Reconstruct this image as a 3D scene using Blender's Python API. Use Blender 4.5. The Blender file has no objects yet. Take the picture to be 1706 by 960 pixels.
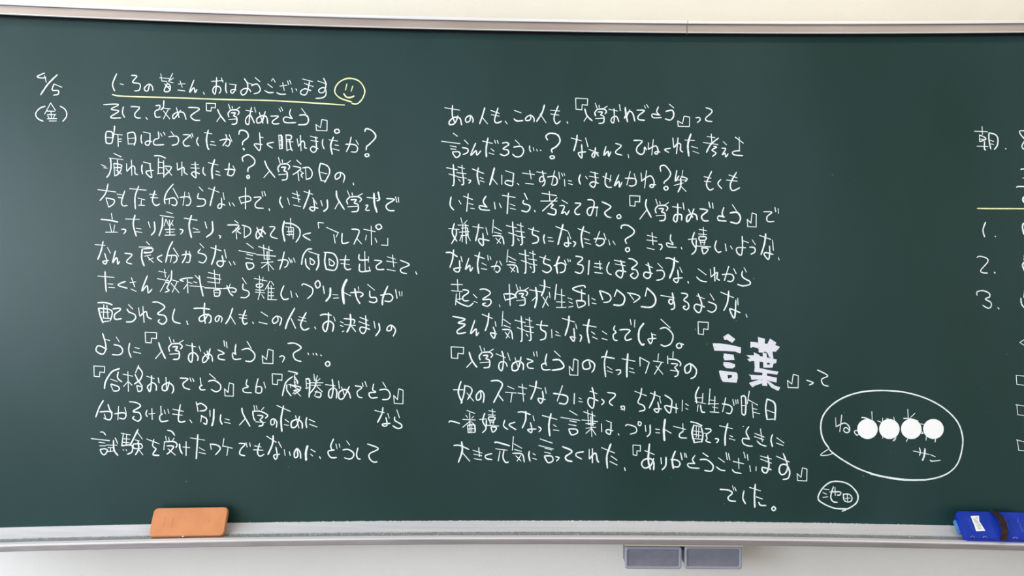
import bpy, bmesh, math, random
from mathutils import Vector, Matrix
random.seed(7)
PI = math.pi
C = bpy.context.scene.collection
SC = bpy.context.scene

# ---------------------------------------------------------------- camera
FPX, CX, CY, ROLL = 1340.0, 853.0, 480.0, 0.0082
CAMZ = 1.469
cam_d = bpy.data.cameras.new('camera'); cam = bpy.data.objects.new('camera', cam_d); C.objects.link(cam)
cam_d.sensor_width = 36; cam_d.lens = 36*FPX/1706; cam_d.clip_start = 0.02
cam.matrix_world = Matrix.Translation((0, 0, CAMZ)) @ Matrix.Rotation(PI/2, 4, 'X') @ Matrix.Rotation(ROLL, 4, 'Z')
SC.camera = cam

# ---------------------------------------------------------------- light and exposure
SC.view_settings.view_transform = 'Standard'; SC.view_settings.look = 'None'
SC.view_settings.gamma = 1; SC.view_settings.use_curve_mapping = False
SC.view_settings.exposure = -0.07
w = bpy.data.worlds.new('sky'); SC.world = w; w.use_nodes = True
w.node_tree.nodes['Background'].inputs[0].default_value = (0.75, 0.87, 1.0, 1)
w.node_tree.nodes['Background'].inputs[1].default_value = 1.6
def area(name, loc, rot, sx, sy, power, col):
    l = bpy.data.lights.new(name, 'AREA'); l.shape = 'RECTANGLE'; l.size = sx; l.size_y = sy; l.energy = power; l.color = col
    o = bpy.data.objects.new(name, l); C.objects.link(o); o.location = loc; o.rotation_euler = rot
    return o
WIN = [(-5.3, -3.1), (-2.7, -0.5), (-0.1, 1.2)]          # window openings along the left wall (y from, y to)
for y0, y1 in WIN:                                       # daylight entering through each window
    area('daylight', (-3.13, (y0+y1)/2, 1.75), (0, -PI/2, 0), 1.5, (y1-y0)*.96, 52*(y1-y0), (0.80, 0.88, 1.0))
ADDED_LAMPS = [(-1.6, .9), (0.9, .9), (3.0, .9), (-1.6, -3.8), (0.9, -3.8), (3.0, -3.8)]
for x, y in ADDED_LAMPS:                                       # ceiling lamps added out of view, placed to light the upper wall
    area('lamp_light', (x, y, 2.93), (0, 0, 0), 1.2, .22, 13 if y > 0 else 9, (1.0, 0.87, 0.72))

# ---------------------------------------------------------------- helpers
def tag(o, label=None, cat=None, group=None, kind=None):
    if label: o['label'] = label
    if cat: o['category'] = cat
    if group: o['group'] = group
    if kind: o['kind'] = kind
    return o
def link(name, me, mats, parent=None, smooth=False):
    for m in (mats if isinstance(mats, (list, tuple)) else [mats]): me.materials.append(m)
    if smooth:
        for p in me.polygons: p.use_smooth = True
    o = bpy.data.objects.new(name, me); C.objects.link(o)
    if parent: o.parent = parent
    return o
def from_bm(name, bm, mats, parent=None, smooth=False):
    bmesh.ops.recalc_face_normals(bm, faces=bm.faces)
    me = bpy.data.meshes.new(name); bm.to_mesh(me); bm.free()
    return link(name, me, mats, parent, smooth)
def empty(name, loc=(0, 0, 0)):
    o = bpy.data.objects.new(name, None); C.objects.link(o); o.location = loc; o.empty_display_size = .05
    return o
def add_box(bm, x0, x1, y0, y1, z0, z1, bevel=0, M=None):
    g = bmesh.ops.create_cube(bm, size=1, matrix=Matrix.Translation(((x0+x1)/2, (y0+y1)/2, (z0+z1)/2)) @ Matrix.Diagonal((x1-x0, y1-y0, z1-z0, 1)))
    vs = g['verts']
    if bevel:
        es = list({e for v in vs for e in v.link_edges})
        r = bmesh.ops.bevel(bm, geom=es, offset=bevel, segments=2, affect='EDGES', profile=.6)
        vs = list(set(r['verts']) | {v for v in vs if v.is_valid})
    if M: bmesh.ops.transform(bm, matrix=M, verts=[v for v in vs if v.is_valid])
def rrect(w, h, r, n=6):
    """outline of a rounded rectangle, lower left corner at the origin"""
    pts = []
    for cx, cz, a0 in ((w-r, r, -PI/2), (w-r, h-r, 0), (r, h-r, PI/2), (r, r, PI)):
        for i in range(n+1):
            a = a0 + PI/2*i/n; pts.append((cx+r*math.cos(a), cz+r*math.sin(a)))
    return pts
def loft(bm, rings, cap0=True, cap1=True):
    """rings: lists of 3-D points, joined in order"""
    R = [[bm.verts.new(p) for p in r] for r in rings]
    for a, b in zip(R, R[1:]):
        n = len(a)
        for i in range(n):
            bm.faces.new((a[i], a[(i+1) % n], b[(i+1) % n], b[i]))
    if cap0: bm.faces.new(R[0])
    if cap1: bm.faces.new(R[-1])
def tube(bm, pts, r, n=8):
    pts = [Vector(p) for p in pts]; rings = []
    for i, p in enumerate(pts):
        t = (pts[min(i+1, len(pts)-1)]-pts[max(i-1, 0)]).normalized()
        a = t.cross(Vector((0, 1, 0.03))).normalized(); b = t.cross(a)
        rings.append([p+a*(r*math.cos(2*PI*k/n))+b*(r*math.sin(2*PI*k/n)) for k in range(n)])
    loft(bm, rings)

# ---------------------------------------------------------------- materials
def mat(name, col, rough=.5, metal=0, spec=.5):
    m = bpy.data.materials.new(name); m.use_nodes = True
    b = m.node_tree.nodes['Principled BSDF']
    b.inputs['Base Color'].default_value = (*col, 1); b.inputs['Roughness'].default_value = rough
    b.inputs['Metallic'].default_value = metal; b.inputs['Specular IOR Level'].default_value = spec
    return m
def noisy(m, c1, c2, scale=4, detail=5, stretch=(1, 1, 1), lo=.35, hi=.65, bump=0, bscale=None, rough=None):
    nt = m.node_tree; b = nt.nodes['Principled BSDF']
    tc = nt.nodes.new('ShaderNodeTexCoord'); mp = nt.nodes.new('ShaderNodeMapping'); mp.inputs['Scale'].default_value = stretch
    n = nt.nodes.new('ShaderNodeTexNoise'); n.inputs['Scale'].default_value = scale; n.inputs['Detail'].default_value = detail
    r = nt.nodes.new('ShaderNodeValToRGB'); r.color_ramp.elements[0].position = lo; r.color_ramp.elements[1].position = hi
    r.color_ramp.elements[0].color = (*c1, 1); r.color_ramp.elements[1].color = (*c2, 1)
    nt.links.new(tc.outputs['Object'], mp.inputs[0]); nt.links.new(mp.outputs[0], n.inputs['Vector'])
    nt.links.new(n.outputs['Fac'], r.inputs[0]); nt.links.new(r.outputs[0], b.inputs['Base Color'])
    if rough:
        mr = nt.nodes.new('ShaderNodeMapRange'); mr.inputs[3].default_value = rough[0]; mr.inputs[4].default_value = rough[1]
        mr.inputs[1].default_value = .3; mr.inputs[2].default_value = .7
        nt.links.new(n.outputs['Fac'], mr.inputs[0]); nt.links.new(mr.outputs[0], b.inputs['Roughness'])
    if bump:
        n2 = nt.nodes.new('ShaderNodeTexNoise'); n2.inputs['Scale'].default_value = bscale or scale*20; n2.inputs['Detail'].default_value = 3
        bp = nt.nodes.new('ShaderNodeBump'); bp.inputs['Strength'].default_value = bump; bp.inputs['Distance'].default_value = .002
        nt.links.new(mp.outputs[0], n2.inputs['Vector'])
        nt.links.new(n2.outputs['Fac'], bp.inputs['Height']); nt.links.new(bp.outputs[0], b.inputs['Normal'])
    return m
M_BOARD = noisy(mat('green_board_enamel', (.03, .07, .06), .42, 0, .36), (.0060, .032, .0265), (.0140, .044, .045), 1.6, 5, (1.6, 1, .7), .34, .68, bump=.12, bscale=900, rough=(.28, .35))
M_WALL = noisy(mat('cream_wall_paint', (.8, .76, .66), .7), (.79, .745, .635), (.83, .785, .67), 3, 4, bump=.25, bscale=260)
M_CEIL = mat('grey_white_ceiling', (.55, .55, .53), .8)
M_FLOOR = noisy(mat('floor_wood', (.3, .2, .12), .4), (.27, .24, .225), (.34, .305, .29), 3, 5, (1, 14, 1))
M_ALU = noisy(mat('brushed_aluminium', (.7, .69, .72), .34, .35), (.82, .81, .84), (.90, .89, .91), 30, 3, (.05, 6, 6), rough=(.28, .42))
M_ALUW = noisy(mat('satin_light_aluminium', (.86, .84, .84), .45, .35), (.82, .80, .80), (.90, .88, .88), 20, 3, (.05, 6, 6))
M_FACE = noisy(mat('beige_anodised_face', (.46, .39, .34), .5, .25), (.34, .28, .245), (.46, .395, .345), 9, 4, (.35, 3, 3), .3, .7)  # aluminium rail face; the beige puts the darker floor's reflection into the colour
M_LIP = noisy(mat('grey_tray_front', (.30, .27, .28), .5, .5), (.27, .245, .255), (.34, .31, .32), 20, 3, (.05, 6, 6))
M_GROOVE = noisy(mat('dusty_tray_floor', (.33, .34, .35), .7, .2), (.22, .24, .25), (.46, .47, .48), 260, 4, (.6, 1, 1), .3, .75)
M_CHALK = noisy(mat('white_chalk', (.86, .9, .9), .95, 0, .1), (.54, .62, .62), (.82, .89, .90), 330, 4, (1, 1, 1), .30, .46)
M_CHALKB = noisy(mat('thick_white_chalk', (.86, .86, .92), .95, 0, .1), (.46, .49, .54), (.74, .75, .82), 420, 5, (1, 1, 1), .30, .42)
M_YEL = noisy(mat('yellow_chalk', (.8, .85, .4), .95, 0, .1), (.62, .66, .32), (.86, .89, .50), 330, 4, (1, 1, 1), .30, .46)
M_DUST = mat('chalk_dust_white', (.85, .87, .88), .95, 0, .1)
M_REDACT = mat('white_plastic_disc', (.95, .95, .95), .55, 0, .3)
M_ORANGE = noisy(mat('orange_plastic', (.88, .36, .13), .42, 0, .4), (.54, .20, .075), (.60, .235, .09), 25, 4)
M_NAVY = noisy(mat('navy_pad_cloth', (.012, .018, .05), .9), (.008, .012, .035), (.02, .03, .08), 300, 2)
M_BLUE = noisy(mat('blue_plastic', (.012, .05, .42), .4, 0, .15), (.007, .032, .34), (.011, .042, .40), 25, 4)
M_LBLUE = noisy(mat('light_blue_pad_cloth', (.10, .26, .62), .85), (.05, .15, .40), (.10, .26, .58), 160, 3)
M_STRAP = noisy(mat('dark_brown_strap', (.022, .012, .012), .75, 0, .25), (.015, .008, .009), (.035, .020, .018), 120, 3)
M_STICK = noisy(mat('white_sticker', (.85, .86, .86), .6), (.62, .65, .62), (.9, .91, .91), 130, 4, lo=.3, hi=.5)
M_PRINT = mat('faded_silver_print', (.10, .17, .50), .5)
M_STEEL = mat('steel', (.6, .6, .6), .3, 1)
M_GREYP = noisy(mat('grey_drawer_plastic', (.20, .205, .245), .42, 0, .45), (.150, .155, .195), (.175, .18, .22), 60, 4)
M_GREYL = mat('grey_drawer_rim', (.29, .295, .35), .3, 0, .6)  # same plastic, lightened so the colour carries the rim highlights
M_CREAMP = mat('cream_bracket', (.62, .57, .47), .6)
M_BLACK = mat('dark_gap', (.01, .01, .01), .9)

# ---------------------------------------------------------------- board surface (curved, hollow side to the room)
XC, Y0, RAD = .41, 1.972, 13.4
ZB, ZT = CAMZ-.569, CAMZ+.6295
def ys(x): return Y0-(x-XC)**2/(2*RAD)
def ray(px, py):
    dx, dy = px-CX, CY-py; c, s = math.cos(ROLL), math.sin(ROLL)
    return (dx*c-dy*s)/FPX, (dx*s+dy*c)/FPX
def at(px, py, Y):                 # the point of the room at depth Y
    a, b = ray(px, py); return Vector((a*Y, Y, CAMZ+b*Y))
def onboard(px, py, off=0.0):      # the point of the board surface
    a, b = ray(px, py); Y = 1.95
    for _ in range(5): Y = ys(a*Y)-off
    return Vector((a*Y, Y, CAMZ+b*Y))
def sweep(name, prof, x0, x1, mats, parent, step=.05, zb=0.0, midx=None):
    """extrude a closed (depth, height) outline along the curved board; mats per outline edge through midx"""
    n = max(2, int(abs(x1-x0)/step)); bm = bmesh.new(); rings = []
    for i in range(n+1):
        x = x0+(x1-x0)*i/n; rings.append([bm.verts.new((x, ys(x)-p, zb+z)) for p, z in prof])
    for a, b in zip(rings, rings[1:]):
        for k in range(len(prof)):
            f = bm.faces.new((a[k], a[(k+1) % len(prof)], b[(k+1) % len(prof)], b[k]))
            if midx: f.material_index = midx[k]
    bm.faces.new(rings[0]); bm.faces.new(rings[-1])
    return from_bm(name, bm, mats, parent)

# ---------------------------------------------------------------- the room
WY = 2.045
def struct(name, boxes, m, bevel=0):
    bm = bmesh.new()
    for b in boxes: add_box(bm, *b)
    return tag(from_bm(name, bm, m), kind='structure')
M_WALLG = noisy(mat('pale_grey_wall_panel', (.8, .79, .77), .65), (.775, .755, .715), (.815, .795, .755), 3, 4, bump=.25, bscale=260)  # lower part of the front wall, greyer than the part above
struct('wall_front', [(-3.2, 4.1, WY, WY+.15, .98, 3)], M_WALL)
struct('wall_front', [(-3.2, 4.1, WY, WY+.15, 0, .98)], M_WALLG)
struct('wall_back', [(-3.2, 4.1, -6.15, -6, 0, 3)], M_WALL)
struct('wall_right', [(3.95, 4.1, -6, WY, 0, 3)], M_WALL)
lw = [(-3.25, -3.1, -6, WY, 0, .95), (-3.25, -3.1, -6, WY, 2.55, 3)]
ys_ = [-6]+[v for wv in WIN for v in wv]+[WY]
for i in range(0, len(ys_), 2): lw.append((-3.25, -3.1, ys_[i], ys_[i+1], .95, 2.55))
struct('wall_left', lw, M_WALL)
struct('floor', [(-3.25, 4.1, -6.15, WY+.15, -.1, 0)], M_FLOOR)
struct('ceiling', [(-3.25, 4.1, -6.15, WY+.15, 3, 3.1)], M_CEIL)
for i, (a, b) in enumerate(WIN):
    struct('window_%d' % (i+1), [(-3.22, -3.17, a, b, .95, 1.0), (-3.22, -3.17, a, b, 2.5, 2.55), (-3.22, -3.17, a, a+.05, 1, 2.5), (-3.22, -3.17, b-.05, b, 1, 2.5), (-3.22, -3.17, (a+b)/2-.03, (a+b)/2+.03, 1, 2.5)], M_ALU)

# ---------------------------------------------------------------- the chalkboard
board = tag(empty('chalkboard', (XC, Y0, ZB)), 'large curved dark green chalkboard covered in white handwriting on the cream wall', 'chalkboard')
X0, X1 = XC-1.83, XC+1.83
ORG = Vector((XC, Y0, ZB))
def adopt(o, parent=board):
    o.parent = parent; o.matrix_parent_inverse = Matrix.Translation(-parent.location); return o
bm = bmesh.new(); n = 90; rings = []
for i in range(n+1):
    x = X0+(X1-X0)*i/n
    rings.append([bm.verts.new((x, ys(x)-p, z)) for p, z in ((0, ZB-.004), (0, ZT+.004), (-.018, ZT+.004), (-.018, ZB-.004))])
for a, b in zip(rings, rings[1:]):
    for k in range(4): bm.faces.new((a[k], a[(k+1) % 4], b[(k+1) % 4], b[k]))
bm.faces.new(rings[0]); bm.faces.new(rings[-1])
adopt(from_bm('writing_surface', bm, M_BOARD))
# tray along the lower edge: sloping shelf, groove, front lip
TP = [(-.02, 0), (.0, .0), (.003, -.0012), (.020, -.0085), (.037, -.0150), (.0375, -.0168), (.062, -.0168), (.065, -.0160), (.0672, -.0147), (.0765, -.0168), (.0810, -.0195), (.0820, -.0210), (.0820, -.0303), (.080, -.032), (.050, -.034), (-.02, -.034)]
TM = [0, 0, 0, 0, 1, 1, 1, 2, 2, 2, 3, 3, 3, 3, 3, 0]
tray = adopt(sweep('chalk_tray', TP, X0-.01, X1+.01, [M_ALU, M_GROOVE, M_ALUW, M_LIP], None, zb=ZB, midx=TM))
tray['label'] = 'silver aluminium chalk tray along the lower edge of the board'
M_RAILSHADE = mat('black_rubber', (.008, .009, .009), .6, 0, .2)  # near-black colour standing in for the shade under the top rail
# top rail, two lengths meeting at a joint
RP = [(-.02, .0), (.018, .0), (.0215, .0008), (.0215, .0022), (.018, .003), (.018, .0205), (.0225, .0215), (.0245, .0225), (.0245, .0285), (.022, .0300), (-.02, .0305)]
RM = [3, 0, 0, 0, 1, 2, 0, 0, 0, 0, 0]  # first edge, the underside, gets the painted shade
zr = CAMZ+.6225
for a, b in ((X0-.01, .4195), (.4212, X1+.01)):
    r = adopt(sweep('top_rail', RP, a, b, [M_ALUW, M_FACE, M_LIP, M_RAILSHADE], None, zb=zr, midx=RM))
adopt(sweep('rail_joint', [(-.018, .001), (.0165, .001), (.0165, .0225), (-.018, .028)], .4190, .4217, M_BLACK, None, zb=zr))
shade_strip = adopt(sweep('dark_seal', [(-.002, -.0022), (.0025, -.0022), (.0035, .002), (-.002, .002)], X0, X1, M_RAILSHADE, None, zb=zr))  # dark strip added to deepen the shade band below the rail
for x in (X0-.012, X1-.004):
    bm = bmesh.new(); add_box(bm, x, x+.016, ys(x)-.02, ys(x)+.018, ZB, ZT); adopt(from_bm('side_rail', bm, M_ALUW))
for x in (X0+.3, XC, X1-.3):                              # standoffs that carry the board on the flat wall
    bm = bmesh.new(); add_box(bm, x-.02, x+.02, ys(x)+.012, WY+.001, ZB+.2, ZT-.2); adopt(from_bm('wall_bracket', bm, M_ALU))

# ---------------------------------------------------------------- chalk writing
def smooth(pts, closed=False):
    P = [Vector(p) for p in pts]
    if len(P) < 3: return P
    out = []
    for i in range(len(P)-1):
        p0 = P[max(i-1, 0)]; p1, p2 = P[i], P[i+1]; p3 = P[min(i+2, len(P)-1)]
        seg = 3 if (p2-p1).length < 9 else 5
        for k in range(seg):
            t = k/seg
            out.append(.5*((2*p1)+(p2-p0)*t+(2*p0-5*p1+4*p2-p3)*t*t+(3*p1-p0-3*p2+p3)*t*t*t))
    out.append(P[-1]); return out
layer = [0]
def ribbon(V, F, pts, wpx, straight):
    P = [Vector(p) for p in pts]
    if straight and len(P) > 2:
        for a, b in zip(P, P[1:]): ribbon(V, F, [a, b], wpx, False)
        return
    P = smooth(pts)
    layer[0] = (layer[0]+1) % 24
    off = .0004+layer[0]*.00002
    ext = wpx*.22
    if len(P) > 1:
        d = (P[1]-P[0]); P[0] = P[0]-d.normalized()*ext if d.length > 1e-6 else P[0]
        d = (P[-1]-P[-2]); P[-1] = P[-1]+d.normalized()*ext if d.length > 1e-6 else P[-1]
    base = len(V); n = len(P)
    for i, p in enumerate(P):
        t = P[min(i+1, n-1)]-P[max(i-1, 0)]
        if t.length < 1e-6: t = Vector((1, 0))
        t.normalize(); nn = Vector((-t.y, t.x))
        w = wpx*.44*(random.uniform(.86, 1.14))*(.62 if i in (0, n-1) else 1)
        for s in (1, -1):
            q = p+nn*(w*s); V.append(onboard(q.x, q.y, off)-ORG)
    for i in range(n-1): F.append((base+2*i, base+2*i+1, base+2*i+3, base+2*i+2))
LIB = {}
def parse(s, defw=10.5):
    out = []
    for st in s.split(';'):
        st = st.strip()
        if not st: continue
        straight = st.startswith('|'); st = st.lstrip('|'); w = defw
        if '*' in st: st, ww = st.split('*'); w = float(ww)
        pts = [tuple(map(float, p.split(','))) for p in st.split()]
        out.append((pts, w, straight))
    return out
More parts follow.
